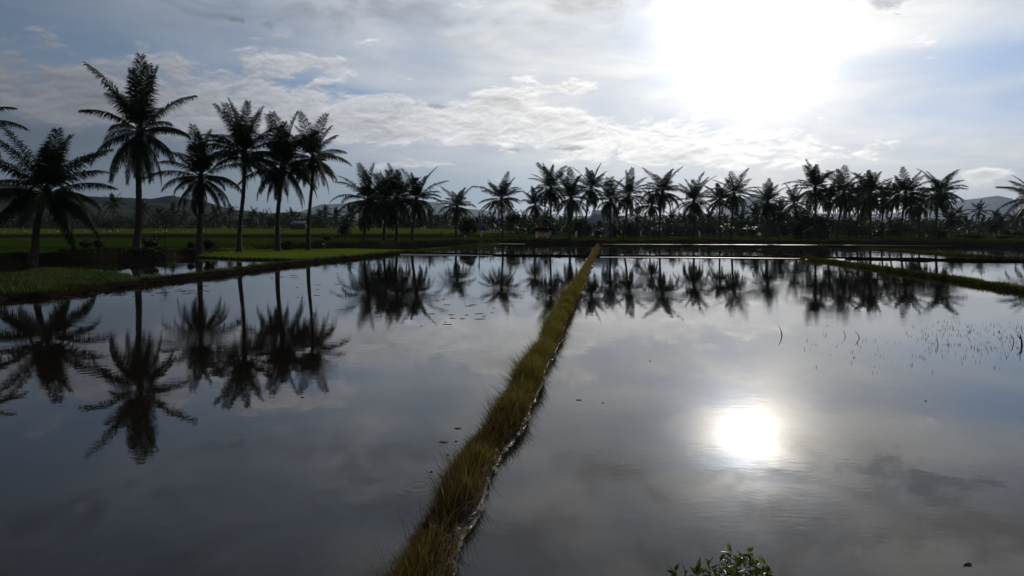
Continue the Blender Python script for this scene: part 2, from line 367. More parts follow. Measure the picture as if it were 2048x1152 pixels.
# ------------------------------------------------------------------ places (photo pixels -> points on the ground)
def gp(px, py, z=0.0):
    d = (CAMH - z) * F / (py - HZ); return ((px - 1024) / F * d, d)
def at(px, d): return (px - 1024) / F * d
def poly_dist(P, poly):
    """signed distance (m), positive inside"""
    poly = np.array(poly); A = poly; B = np.roll(poly, -1, 0); dmin = np.full(len(P), 1e9); ins = np.zeros(len(P), bool)
    for a, b in zip(A, B):
        ab = b - a; t = np.clip(((P - a) @ ab) / (ab @ ab + 1e-9), 0, 1)
        dmin = np.minimum(dmin, np.linalg.norm(P - (a + t[:, None] * ab), axis=1))
        c = (a[1] > P[:, 1]) != (b[1] > P[:, 1])
        ins ^= c & (P[:, 0] < (b[0] - a[0]) * (P[:, 1] - a[1]) / (b[1] - a[1] + 1e-12) + a[0])
    return np.where(ins, dmin, -dmin)
shore = [gp(*p) for p in [(-900, 640), (-300, 566), (0, 537), (120, 528), (250, 522.5), (380, 516), (450, 509), (520, 503), (600, 500.5), (700, 499), (760, 497), (835, 495.5),
                          (900, 490.5), (1000, 487), (1200, 488), (1430, 488.6), (1700, 489.5), (1900, 492), (2048, 495), (2600, 497)]]
LAND = shore + [(1500, 400), (9000, 9000), (-9000, 9000), (-9000, 30)]
RICE = [gp(*p) for p in [(387, 515.5), (430, 508), (520, 501), (690, 500.8), (812, 503.3), (818, 505), (720, 516.5), (605, 522.5), (480, 519.5)]]
GPATCH = [gp(*p) for p in [(-700, 610), (0, 556), (64, 545), (107, 543), (172, 547), (236, 550), (268, 556), (300, 561), (215, 580), (107, 595), (0, 601), (-500, 670)]]
def smooth(x, a, b):
    t = np.clip((x - a) / (b - a), 0, 1); return t * t * (3 - 2 * t)
def wob(x, y, s, seed=0):
    return (np.sin(x * s * 1.7 + 1.3 * seed + 1.9 * np.sin(y * s * .9)) + np.sin(y * s * 2.3 + seed + 1.4 * np.sin(x * s * 1.1 + seed))) * .5
def ground_z(X, Y):
    X = np.atleast_1d(np.asarray(X, float)); Y = np.atleast_1d(np.asarray(Y, float)); P = np.c_[X, Y]
    px = 1024 + F * X / np.maximum(Y, 1)
    w = 1 - smooth(px, 820, 1230)
    d = Y
    h = 0.72 + 0.07 * wob(X, Y, .11) + 0.05 * wob(X, Y, .45, 3)
    h = h + w * (1.0 * smooth(d, 187.5, 190.5) + 2.2 * smooth(d, 196, 330) * 1.0 + 0 * d) + 0.12 * w * wob(X, Y, .02, 4) * smooth(d, 200, 300)
    # low earth bank in the left field
    sd = poly_dist(P, LAND) + 0.7 * wob(X, Y, .35, 1)
    wid = 2.6
    z = -0.32 + (h + 0.32) * smooth(sd, -0.8, wid)
    z = z + .16 * np.exp(-((sd - 3.0) / 1.6) ** 2) * (.5 + .8 * wob(X, Y, .7, 5))
    sr = poly_dist(P, RICE); z = np.maximum(z, -0.32 + 0.50 * smooth(sr, -0.5, 0.5))
    sg = poly_dist(P, GPATCH); z = np.maximum(z, -0.32 + (0.52 + .06 * wob(X, Y, 1.3, 2)) * smooth(sg, -0.5, 0.9))
    nb = 3.9 + .25 * wob(X, Y, .8, 6) + 0.3 * np.abs(X) * 0
    z = np.maximum(z, -0.32 + 1.25 * smooth(-Y, -nb, -nb + 2.4))
    return z
def gz(x, y): return float(ground_z(x, y)[0])
def ray_ground(px, py, dmin=40, dmax=900):
    ds = np.geomspace(dmin, dmax, 900); X = (px - 1024) / F * ds; Z = CAMH - (py - HZ) / F * ds
    g = ground_z(X, ds); k = np.where(Z <= g)[0]
    d = ds[k[0]] if len(k) else dmax
    return (px - 1024) / F * d, d, gz((px - 1024) / F * d, d)

# ------------------------------------------------------------------ ground, water
def build_ground():
    a = np.radians(np.concatenate([np.linspace(-180, -52, 34)[:-1], np.linspace(-52, 52, 520), np.linspace(52, 180, 34)[1:]]))
    r = np.concatenate([np.linspace(.3, 3, 8)[:-1], np.geomspace(3, 40, 110)[:-1], np.geomspace(40, 360, 260)[:-1], np.geomspace(360, 30000, 40)])
    R, A = np.meshgrid(r, a, indexing='ij'); X = R * np.sin(A); Y = R * np.cos(A)
    Z = ground_z(X.ravel(), Y.ravel()).reshape(X.shape)
    V = np.stack([X, Y, Z], -1).reshape(-1, 3); na, nr = len(a), len(r)
    i = np.arange(nr - 1)[:, None] * na; j = np.arange(na - 1)[None]
    mb = MB(); mb.add(V, np.stack([i + j, i + j + 1, i + na + j + 1, i + na + j], -1).reshape(-1, 4)[:, ::-1])
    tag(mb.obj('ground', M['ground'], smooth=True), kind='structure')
build_ground()
mb = MB(); gx = np.linspace(-220, 220, 30); gy = np.linspace(-2, 175, 30)
XX, YY = np.meshgrid(gx, gy); VV = np.stack([XX, YY, 0 * XX], -1).reshape(-1, 3)
i = np.arange(29)[:, None] * 30; j = np.arange(29)[None]
mb.add(VV, np.stack([i + j, i + j + 1, i + 31 + j, i + 30 + j], -1).reshape(-1, 4))
tag(mb.obj('water', M['water']), kind='structure')

# ------------------------------------------------------------------ earth bunds (paddy dykes)
def resample(pts, step):
    pts = np.array(pts, float); s = np.r_[0, np.cumsum(np.linalg.norm(np.diff(pts, axis=0), axis=1))]
    n = max(2, int(s[-1] / step)); t = np.linspace(0, s[-1], n)
    return np.c_[np.interp(t, s, pts[:, 0]), np.interp(t, s, pts[:, 1])], t
BUNDS = {}
def bund(name, pix, width, height, mat, step=.12, rough=.03, seed=0, prof=13, ledge=False):
    rng = np.random.default_rng(seed)
    P, s = resample([gp(*p) for p in pix], step)
    if ledge:
        kk = np.ones(41) / 41; Pp = np.pad(P, ((20, 20), (0, 0)), 'reflect', reflect_type='odd'); P = np.c_[np.convolve(Pp[:, 0], kk, 'valid'), np.convolve(Pp[:, 1], kk, 'valid')]
    T = np.gradient(P, axis=0); T /= np.linalg.norm(T, axis=1)[:, None]; N = np.c_[T[:, 1], -T[:, 0]]   # N points right
    k = len(P); wv = np.interp(s, np.linspace(0, s[-1], len(np.atleast_1d(width))), np.atleast_1d(width))
    wv = wv * (1 + .07 * np.sin(s * 1.9 + seed) * np.sin(s * .7) + .05 * np.sin(s * 5.1))
    hv = np.interp(s, np.linspace(0, s[-1], len(np.atleast_1d(height))), np.atleast_1d(height)) * (1 + .12 * np.sin(s * 2.3 + 2 * seed))
    cen = .032 * np.sin(s * 1.1 + seed) + .026 * np.sin(s * 2.6 + 1) + .015 * np.sin(s * 5.7)
    u = np.linspace(-1, 1, prof)
    zz = (1 - np.abs(u) ** 2.6)
    if ledge: zz = np.where(u > .3, np.interp(u, [.3, .62, .74, 1.0], [.95, .80, .50, .22]), zz)
    V = np.zeros((k, prof, 3))
    off = u[None] * wv[:, None] * .5 + cen[:, None]
    V[..., :2] = P[:, None] + N[:, None] * off[..., None]
    V[..., 2] = -.12 + (hv[:, None] + .12) * zz[None]
    nz = rng.normal(0, rough, (k, prof)); nz = (nz + np.roll(nz, 1, 0) + .5 * np.roll(nz, 1, 1)) / 1.6
    V[..., 2] += nz * (.3 + zz[None]); V[..., :2] += (rng.normal(0, rough * .6, (k, prof)))[..., None] * N[:, None]
    i = np.arange(k - 1)[:, None] * prof; j = np.arange(prof - 1)[None]
    mb = MB(); mb.add(V.reshape(-1, 3), np.stack([i + j, i + j + 1, i + prof + j + 1, i + prof + j], -1).reshape(-1, 4))
    o = mb.obj(name, mat, smooth=True); tag(o, kind='structure')
    BUNDS.setdefault(name, []).append((P, s, N, wv, hv, cen)); return (P, s, N, wv, hv, cen)
B_mid = bund('path', [(700, 1400), (856, 1152), (925, 990), (986, 897), (1038, 805), (1087, 712), (1130, 620), (1163, 560), (1183, 520), (1196, 490)],
             [.52, .52, .56, .60, .64, .66, .68, .7, .7, .7], [.15, .16, .18, .2, .2], M['mud'], step=.05, rough=.016, seed=1, prof=25, ledge=True)
B_left = bund('bund', [(-200, 645), (0, 600), (107, 592), (215, 577), (322, 563), (440, 550), (530, 537), (620, 526), (720, 516), (820, 505)], [1.1, 1.1, 1.3, 1.3, 1.2, 1.0], [.16, .22, .22, .18], M['drymud'], step=.25, rough=.04, seed=2)
B_lgreen = bund('bund', [(815, 505), (860, 500.5), (925, 494), (990, 488)], [1.6, 1.6], [.14, .14], M['drymud'], step=.5, seed=3)
B_a1 = bund('bund', [(800, 507.5), (900, 508.5), (1000, 511), (1188, 513)], [.7, .7], [.15, .15], M['drymud'], step=.4, rough=.02, seed=4)
B_a2 = bund('bund', [(1186, 513), (1390, 514), (1600, 516.5), (1700, 517.5), (1850, 520), (2048, 524), (2500, 534)], [.7, .7, .8], [.15, .15, .18], M['drymud'], step=.4, rough=.025, seed=5)
B_b = bund('bund', [(1425, 492), (1500, 501), (1600, 516), (1700, 530), (1800, 545), (1900, 560), (2048, 584), (2500, 665)], [1.4, 1.0, .7, .6, .55], [.05, .07, .12, .15, .17], M['drymud'], step=.25, rough=.03, seed=6)
B_c = bund('bund', [(1640, 491), (1800, 502), (1960, 514), (2060, 520)], [1.6, 1.4], [.10, .16], M['drymud'], step=.4, rough=.03, seed=7)
# low wet mud flats that shine against the light
def mudflat(pix, z, seed):
    P = np.array([gp(*p) for p in pix]); c = P.mean(0); mb = MB()
    n = len(P); V = [(c[0], c[1], z)] + [(p[0], p[1], z) for p in P]
    mb.add(V, [[0, 1 + k, 1 + (k + 1) % n] for k in range(n)])
    tag(mb.obj('mud', M['wetmud']), kind='structure')
mudflat([(1205, 489.0), (1420, 489.6), (1700, 490.8), (2048, 493.2), (2048, 492.2), (1700, 489.7), (1420, 488.7), (1205, 488.2)], .012, 1)
mudflat([(985, 488.3), (1050, 488.6), (1050, 486), (985, 486)], .014, 2)
mudflat([(1200, 515.4), (1390, 515.8), (1600, 517.4), (1600, 515), (1390, 513), (1200, 512)], .012, 3)
mudflat([(800, 511), (900, 511.4), (985, 512.2), (985, 509), (900, 508), (800, 507)], .014, 4)
mudflat([(1610, 519.4), (1690, 521.2), (1690, 518), (1610, 516)], .012, 6)

# ------------------------------------------------------------------ grass blades
def blades(mb, base, length, width, lean_dir, lean, tint, rng, seg=3):
    """base (n,3); lean_dir (n,2) unit; lean 0..1"""
    n = len(base); pts = []
    for k in range(seg + 1):
        t = k / seg
        out = lean * length * (t ** 1.8); up = length * (t - .38 * lean * t ** 2.2)
        p = base + np.c_[lean_dir * out[:, None], up]; pts.append(p)
    fa = rng.uniform(0, 2 * np.pi, n); wv = np.c_[np.cos(fa), np.sin(fa), 0 * fa] * (width / 2)[:, None]
    V = []
    for k in range(seg): V += [pts[k] - wv * (1 - .55 * k / seg), pts[k] + wv * (1 - .55 * k / seg)]
    V.append(pts[seg]); V = np.stack(V, 1); m = 2 * seg + 1
    b = np.arange(n)[:, None] * m
    q = np.concatenate([b + np.array([[2 * k, 2 * k + 1, 2 * k + 3, 2 * k + 2]]) for k in range(seg - 1)])
    tr = b + np.array([[2 * seg - 2, 2 * seg - 1, 2 * seg]])
    o = mb.n; mb.add(V.reshape(-1, 3), q, np.tile(tint, seg - 1))
    mb.f.append(tr + o); mb.t.append(tint)
def bund_grass(mb, B, n, rng, s0, s1, dens_pow, lmin, lmax, wmul, tintf, side=(-.95, .8), zoff=0.0, clump=True, tv=1.0):
    P, s, N, wv, hv, cen = B
    u = rng.uniform(0, 1, n) ** dens_pow; ss = s0 + u * (s1 - s0)
    if clump:
        cc = s0 + rng.uniform(0, 1, n // 5) ** dens_pow * (s1 - s0); ss = cc[rng.integers(0, len(cc), n)] + rng.normal(0, .07, n) * (1 + ss / 30)
        sidec = rng.uniform(side[0], side[1], len(cc)); 
    ss = np.clip(ss, s0, s1)
    x = np.interp(ss, s, P[:, 0]); y = np.interp(ss, s, P[:, 1]); nx = np.interp(ss, s, N[:, 0]); ny = np.interp(ss, s, N[:, 1])
    w = np.interp(ss, s, wv); h = np.interp(ss, s, hv); c = np.interp(ss, s, cen)
    v = rng.uniform(side[0], side[1], n); off = v * w * .5 + c
    z = -.12 + (h + .12) * (1 - np.abs(v) ** 2.6) - .01 + zoff
    base = np.c_[x + nx * off, y + ny * off, z]
    ed = np.abs(v) ** 2
    th0 = rng.uniform(0, 2 * np.pi, n); ld = np.c_[np.cos(th0), np.sin(th0)] + np.c_[nx, ny] * (v * 1.6)[:, None]
    ld /= np.linalg.norm(ld, axis=1)[:, None]
    tall = 1 + tv * (.18 * np.sin(ss * .9 + 1) + .22 * np.sin(ss * 2.7) + .15 * np.sin(ss * 6.1))
    L = rng.uniform(lmin, lmax, n) * (.55 + .45 * rng.uniform(0, 1, n)) * np.clip(tall, .35, 1.7)
    wd = np.maximum(rng.uniform(.003, .006, n), .00045 * np.hypot(base[:, 0], base[:, 1])) * wmul
    blades(mb, base, L, wd, ld, np.clip(.25 + .5 * ed + rng.uniform(-.15, .3, n), 0, 1), np.clip(tintf(ss, v, n), 0, 1), rng)
rng = np.random.default_rng(11)
sM = B_mid[1]; Ltot = sM[-1]
def y_of_s(ss): return np.interp(ss, sM, B_mid[0][:, 1])
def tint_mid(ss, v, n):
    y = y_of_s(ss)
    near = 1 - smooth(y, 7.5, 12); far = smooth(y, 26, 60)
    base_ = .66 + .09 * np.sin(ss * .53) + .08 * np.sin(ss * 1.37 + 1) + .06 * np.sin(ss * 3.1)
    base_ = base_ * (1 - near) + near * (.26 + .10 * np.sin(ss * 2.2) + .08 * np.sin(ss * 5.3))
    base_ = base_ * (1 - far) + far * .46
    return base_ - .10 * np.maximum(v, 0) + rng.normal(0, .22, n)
mb = MB()
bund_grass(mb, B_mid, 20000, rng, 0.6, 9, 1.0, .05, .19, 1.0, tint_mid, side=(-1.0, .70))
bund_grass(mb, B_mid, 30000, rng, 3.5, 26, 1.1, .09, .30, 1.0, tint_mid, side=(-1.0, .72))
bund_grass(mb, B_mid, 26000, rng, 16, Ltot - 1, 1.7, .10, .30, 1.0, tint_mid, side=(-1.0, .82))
bund_grass(mb, B_mid, 1500, rng, 3, 26, 1.0, .28, .50, 1.0, tint_mid, side=(-1.0, -.6))
bund_grass(mb, B_mid, 900, rng, 5, 24, 1.0, .18, .36, .9, lambda s_, v_, n: rng.uniform(0, .2, n), side=(.75, 1.0))
bund_grass(mb, B_mid, 3500, rng, .6, 30, 1.0, .22, .46, 1.0, lambda s_, v_, n: rng.uniform(0, .8, n), side=(-1.0, .8))
tag(mb.obj('grass', M['grass_bund']), 'yellow green and straw grass growing along the long central earth path', 'grass', kind='stuff')

mb = MB()
def poly_scatter(poly, n, rng, margin=0.0):
    poly_ = np.array(poly); lo, hi = poly_.min(0), poly_.max(0); out = np.zeros((0, 2))
    while len(out) < n:
        q = rng.uniform(lo, hi, (n * 2, 2)); q = q[poly_dist(q, poly) > margin]; out = np.r_[out, q]
    return out[:n]
GP2 = [p for p in GPATCH if p[0] > -75]
q = poly_scatter([gp(*p) for p in [(-120, 566), (0, 556), (64, 545), (107, 543), (172, 547), (236, 550), (268, 556), (300, 561), (215, 579), (107, 592), (0, 599), (-120, 622)]], 32000, rng, -.1)
gzz = ground_z(q[:, 0], q[:, 1]); n = len(q); a = rng.uniform(0, 6.28, n)
cl_ = .5 + .35 * wob(q[:, 0], q[:, 1], .9, 2) + .2 * wob(q[:, 0], q[:, 1], 3.1, 4)
blades(mb, np.c_[q, gzz - .02], rng.uniform(.10, .34, n) * (.6 + .6 * cl_), np.full(n, .016), np.c_[np.cos(a), np.sin(a)], rng.uniform(.1, .6, n), np.clip(cl_ * .8 + rng.normal(0, .15, n), 0, 1), rng)
LT = lambda s_, v_, n: rng.uniform(.15, .9, n) + .1 * np.sin(s_)
bund_grass(mb, B_left, 16000, rng, 12, B_left[1][-1], 1.0, .10, .32, 1.1, LT, side=(-1.0, .25))
bund_grass(mb, B_lgreen, 5000, rng, 0, B_lgreen[1][-1], 1.0, .10, .30, 1.2, lambda s_, v_, n: rng.uniform(.5, 1, n), side=(-1, .9))
tag(mb.obj('grass', M['grass_green']), 'rough green grass on the left paddy bank and its narrow dyke', 'grass', kind='stuff')
mb = MB()
YT = lambda s_, v_, n: .66 + .15 * np.sin(s_ * .3) + rng.normal(0, .16, n)
sb = B_b[1]; yb = B_b[0][:, 1]; s_start = float(np.interp(-64, -yb, sb))
bund_grass(mb, B_b, 24000, rng, s_start, sb[-1] * .96, 1.0, .08, .27, 1.0, YT, side=(-1, 1), tv=.5)
bund_grass(mb, B_b, 2500, rng, 0, s_start, 1.0, .05, .12, 1.1, lambda s_, v_, n: rng.uniform(.1, .5, n), side=(-1, 1))
bund_grass(mb, B_c, 7000, rng, B_c[1][-1] * .35, B_c[1][-1], 1.0, .08, .28, 1.1, lambda s_, v_, n: rng.uniform(.2, .75, n), side=(-1, 1))
tag(mb.obj('grass', M['grass_olive']), 'olive grass fringe along the diagonal dykes at the right', 'grass', kind='stuff')
mb = MB(); q = poly_scatter(RICE, 30000, rng, .15); n = len(q); a = rng.uniform(0, 6.28, n); gzz = ground_z(q[:, 0], q[:, 1])
blades(mb, np.c_[q, gzz - .02], rng.uniform(.10, .20, n), np.full(n, .05), np.c_[np.cos(a), np.sin(a)], rng.uniform(0, .4, n), np.clip(.6 + .25 * wob(q[:, 0], q[:, 1], .25, 3) + rng.normal(0, .12, n), 0, 1), rng, seg=2)
tag(mb.obj('rice_seedlings', M['rice']), 'bright green nursery strip of rice seedlings beside the left pool', 'rice seedlings', kind='stuff')
# weeds along the far shore
mb = MB(); SP, ss_ = resample(shore[1:-1], .5); n = 26000; k = rng.integers(0, len(SP), n)
dn_ = np.array([0, 1.]); q = SP[k] + rng.normal(0, .5, (n, 2)) + dn_ * rng.uniform(1.0, 10, n)[:, None] ** 1.0
gzz = ground_z(q[:, 0], q[:, 1]); keep = (gzz > .22) & (poly_dist(q, RICE) < -.5) & (wob(q[:, 0], q[:, 1], .4, 9) + rng.normal(0, .4, n) > -.3); q = q[keep]; gzz = gzz[keep]; n = len(q); a = rng.uniform(0, 6.28, n)
blades(mb, np.c_[q, gzz - .03], rng.uniform(.12, .5, n) * (.5 + .5 * rng.uniform(0, 1, n)), .0006 * q[:, 1], np.c_[np.cos(a), np.sin(a)], rng.uniform(.1, .7, n), np.clip(.3 + .3 * wob(q[:, 0], q[:, 1], .1, 7) + rng.normal(0, .2, n), 0, 1), rng, seg=2)
tag(mb.obj('weeds', M['grass_green']), 'dark weeds and tufts along the far muddy shore', 'weeds', kind='stuff')

# ------------------------------------------------------------------ coconut palms
def frond(mb, rng, L, az_, e0, droop, nl, start=(0, 0, 0), leafl=.27, g=.6, twist=0., tint=.4, width=.05, vee=.25, sweep=1.0):
    k = 14; t = np.linspace(0, 1, k); e = e0 - droop * t ** 1.4; side_bend = twist * t ** 2
    dirs = np.c_[np.cos(e) * np.cos(side_bend), np.cos(e) * np.sin(side_bend), np.sin(e)]
    P = np.r_[[[0, 0, 0]], np.cumsum((dirs[1:] + dirs[:-1]) / 2 * L / (k - 1), axis=0)]
    ca, sa = math.cos(az_), math.sin(az_); R = np.array([[ca, -sa, 0], [sa, ca, 0], [0, 0, 1]])
    P = P @ R.T + np.array(start); Dv = dirs @ R.T
    tube(mb, P, np.linspace(.05, .012, k) * (L / 5.5), 4, tint + .12, cap=False)
    tl = np.linspace(.13, .995, nl); tl = np.repeat(tl, 2) + rng.uniform(-.3, .3, nl * 2) / nl; tl = np.clip(tl, 0, 1); s = np.tile([1., -1.], nl)
    keep = rng.uniform(0, 1, len(tl)) > .04; tl = tl[keep]; s = s[keep]; n = len(tl)
    B = np.stack([np.interp(tl, t, P[:, i]) for i in range(3)], 1); T = np.stack([np.interp(tl, t, Dv[:, i]) for i in range(3)], 1)
    T /= np.linalg.norm(T, axis=1)[:, None]
    sv = np.array([-sa, ca, 0.]); S = sv[None] * s[:, None]; S = S - T * (S * T).sum(1)[:, None]; S /= np.linalg.norm(S, axis=1)[:, None]
    N = np.cross(T, sv[None]); N *= np.sign(N[:, 2:3] + 1e-6); N /= np.linalg.norm(N, axis=1)[:, None] + 1e-9
    a = (.34 + .55 * tl * sweep) + rng.normal(0, .07, n)
    d = np.cos(a)[:, None] * S + np.sin(a)[:, None] * T + N * (vee + rng.normal(0, .08, n))[:, None]; d /= np.linalg.norm(d, axis=1)[:, None]
    prof = np.clip(.55 + 2.2 * tl, 0, 1) * np.clip(.34 + 1.5 * (1 - tl), 0, 1)
    l = L * leafl * prof * rng.uniform(.85, 1.12, n)
    gg = g * rng.uniform(.6, 1.4, n)
    d = d + np.c_[0 * gg, 0 * gg, -.28 * gg]; d /= np.linalg.norm(d, axis=1)[:, None]
    d2 = d + np.c_[0 * gg, 0 * gg, -gg]; d2 /= np.linalg.norm(d2, axis=1)[:, None]
    wv = T * (width * .5) * rng.uniform(.7, 1.1, n)[:, None]
    p1 = B + d * (l * .5)[:, None]; p2 = p1 + d2 * (l * .5)[:, None]
    V = np.stack([B - wv * .6, B + wv * .6, p1 + wv, p1 - wv, p2], 1); b = np.arange(n)[:, None] * 5
    tt = np.clip(tint + rng.normal(0, .10, n), 0, 1); o = mb.n
    mb.add(V.reshape(-1, 3), b + np.array([[0, 1, 2, 3]]), tt); mb.f.append(b + o + np.array([[3, 2, 4]])); mb.t.append(tt)
def crown_mesh(seed, L=6.0, lf=.25, nf=30, nl=112, emax=84, emin=-48, width=.072, g=1.0, droopk=1.0, name='crown'):
    rng = np.random.default_rng(seed); mb = MB()
    for k in range(nf):
        u = (k + rng.uniform(-.3, .3)) / nf; u = min(max(u, 0), 1)
        e0 = math.radians(emax + (emin - emax) * u ** .92 + rng.uniform(-12, 12))
        droop = (.30 + 1.0 * math.sin(min(u * 1.5, 1) * math.pi / 2) - .45 * max(0, u - .6) / .4) * rng.uniform(.75, 1.25) * droopk
        az_ = k * 2.39996 + rng.uniform(-.35, .35)
        l = L * (.80 + .22 * math.sin(math.pi * min(1, u + .25))) * rng.uniform(.74, 1.10)
        tint = .22 + .35 * u ** 2 + rng.uniform(-.08, .12) + (.25 if rng.uniform() < .08 else 0)
        frond(mb, rng, l, az_, e0, droop, nl, start=(0.12 * math.cos(az_), .12 * math.sin(az_), .35 - .6 * u), g=g * (.30 + .5 * u + .75 * max(0, math.cos(e0))), twist=rng.normal(0, .16), tint=tint, width=width, leafl=lf, vee=.34 - .45 * u)
    # fibrous heart where the leaf bases meet
    ellip(mb, (0, 0, .05), (.34, .34, .75), 10, 6, .12, rng, .3)
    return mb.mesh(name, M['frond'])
def dead_mesh(seed, L=3.6, n=5, nl=34, width=.06):
    rng = np.random.default_rng(seed); mb = MB()
    for k in range(n):
        frond(mb, rng, L * rng.uniform(.7, 1.1), rng.uniform(0, 6.28), math.radians(rng.uniform(-75, -50)), .45, nl, start=(0, 0, -.35), leafl=.15, g=1.4, tint=rng.uniform(.1, .9), width=width, vee=-.1)
    return mb.mesh('dead_fronds', M['dead'])
def nuts_mesh(seed, n=9):
    rng = np.random.default_rng(seed); mb = MB()
    for k in range(n):
        a = rng.uniform(0, 6.28); ellip(mb, (.27 * math.cos(a) * rng.uniform(.7, 1.2), .27 * math.sin(a) * rng.uniform(.7, 1.2), -.40 - rng.uniform(0, .35)), (.14, .14, .17), 8, 5, 0, rng)
    return mb.mesh('coconuts', M['coconut'], True)
def trunk_mesh(H, lean=(0, 0), r0=.24, r1=.13, seed=0, wobble=.28, n=12, bulge=.2):
    rng = np.random.default_rng(seed); t = np.linspace(0, 1, 26); mb = MB()
    ph = rng.uniform(0, 6.28, 2)
    x = lean[0] * t ** 1.35 + wobble * np.sin(t * 3.6 + ph[0]) * t * (1 - t) * 2; y = lean[1] * t ** 1.35 + wobble * np.sin(t * 3.1 + ph[1]) * t * (1 - t) * 2
    r = r1 + (r0 - r1) * (1 - t) ** .9 + bulge * np.exp(-t * H / .55) + .010 * np.sin(np.arange(26) * 2.5)
    tube(mb, np.c_[x, y, t * H - .25 * (1 - t)], r, n)
    return mb.mesh('trunk', M['trunk'], True)
NEARV = [crown_mesh(100 + k, nf=[33, 30, 32, 32, 33, 28, 28][k], emax=[86, 80, 84, 86, 84, 82, 84][k], emin=[-62, -34, -58, -22, -52, -46, -50][k], droopk=[.82, .92, 1.0, .92, .9, 1.0, .9][k]) for k in range(7)]
MIDV = [crown_mesh(200 + k, nf=29 + (k * 5) % 8, nl=60, emax=82 - (k % 3) * 6, emin=[-55, -70, -50, -62, -58, -46, -66, -60][k], width=.12, lf=.245, droopk=[1.0, .8, 1.1, .9, 1.05, .75, .95, 1.1][k], g=.55 + .15 * (k % 3)) for k in range(8)]
FARV = [crown_mesh(300 + k, L=5.2, nf=19 + k * 2, nl=20, emin=-45, width=.26) for k in range(4)]
DEADV = [dead_mesh(k) for k in range(3)]; NUTV = [nuts_mesh(k) for k in range(2)]
def palm(px, bpx, hy, d, mesh, L, label, group, rz=0., dead=None, nuts=None, seed=0, r0=.24, r1=.13, squash=1.0, sub=True, bulge=.2):
    """bpx trunk foot column, px crown column, hy crown heart row, d distance"""
    x0 = at(bpx, d); zb = gz(x0, d); root = empty('coconut_palm', (x0, d, zb)); rr = random.Random(seed)
    H = CAMH + (HZ - hy) / F * d - zb; dxl = at(px, d) - x0; dyl = rr.uniform(-.6, .6)
    tm = trunk_mesh(H, (dxl, dyl), r0, r1, seed, bulge=bulge); inst('trunk', tm, root)
    s = L * (1.04 if d < 90 else 1.13) / 6.0
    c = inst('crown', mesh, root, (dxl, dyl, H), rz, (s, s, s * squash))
    if dead is not None: inst('dead_fronds', DEADV[dead], root, (dxl, dyl, H), rz * 1.7, s)
    if nuts is not None: inst('coconuts', NUTV[nuts], root, (dxl, dyl, H), rz, s * 1.1)
    tag(root, label, 'palm tree', group); return root
G1 = 'tall coconut palms on the left bank'
palm(-72, -95, 258, 57, NEARV[5], 5.0, 'coconut palm cut off by the left edge, only frond tips showing', G1, .4, 0, 0, 1)
palm(84, 62, 388, 51, NEARV[1], 5.6, 'shortest and broadest coconut palm of the left bank, with a ringed trunk', G1, 1.1, None, 0, 2, r0=.27, r1=.2, bulge=.24)
palm(284, 272, 268, 62, NEARV[0], 5.5, 'tallest coconut palm of all, dense upright crown high above the left bank', G1, 2.3, 0, 1, 3, r0=.30, r1=.19, bulge=.3, squash=1.16)
palm(404, 398, 357, 68, NEARV[2], 4.7, 'short coconut palm with a skirt of drooping dead fronds, right of the tallest palm', G1, .2, 1, 0, 4, r0=.30, r1=.17, bulge=.35)
palm(488, 479, 308, 76, NEARV[3], 5.8, 'coconut palm with slender trunk and upswept crown, right of the palm with dead-frond skirt', G1, 3.0, 2, 1, 5, r0=.26, r1=.17, bulge=.3)
palm(563, 555, 335, 79, NEARV[4], 5.9, 'dark full-crowned coconut palm, second from the right in the tall left group', G1, 1.9, 1, 0, 6, r0=.30, r1=.18)
palm(627, 617, 318, 82, NEARV[6], 5.0, 'rightmost coconut palm of the tall left group, slim leaning trunk and open crown', G1, 4.4, 2, 0, 7, r0=.25, r1=.15)
G2 = 'coconut palms in the middle cluster'; G3 = 'coconut palms in a row along the far shore'; G4 = 'coconut palms of the right grove'
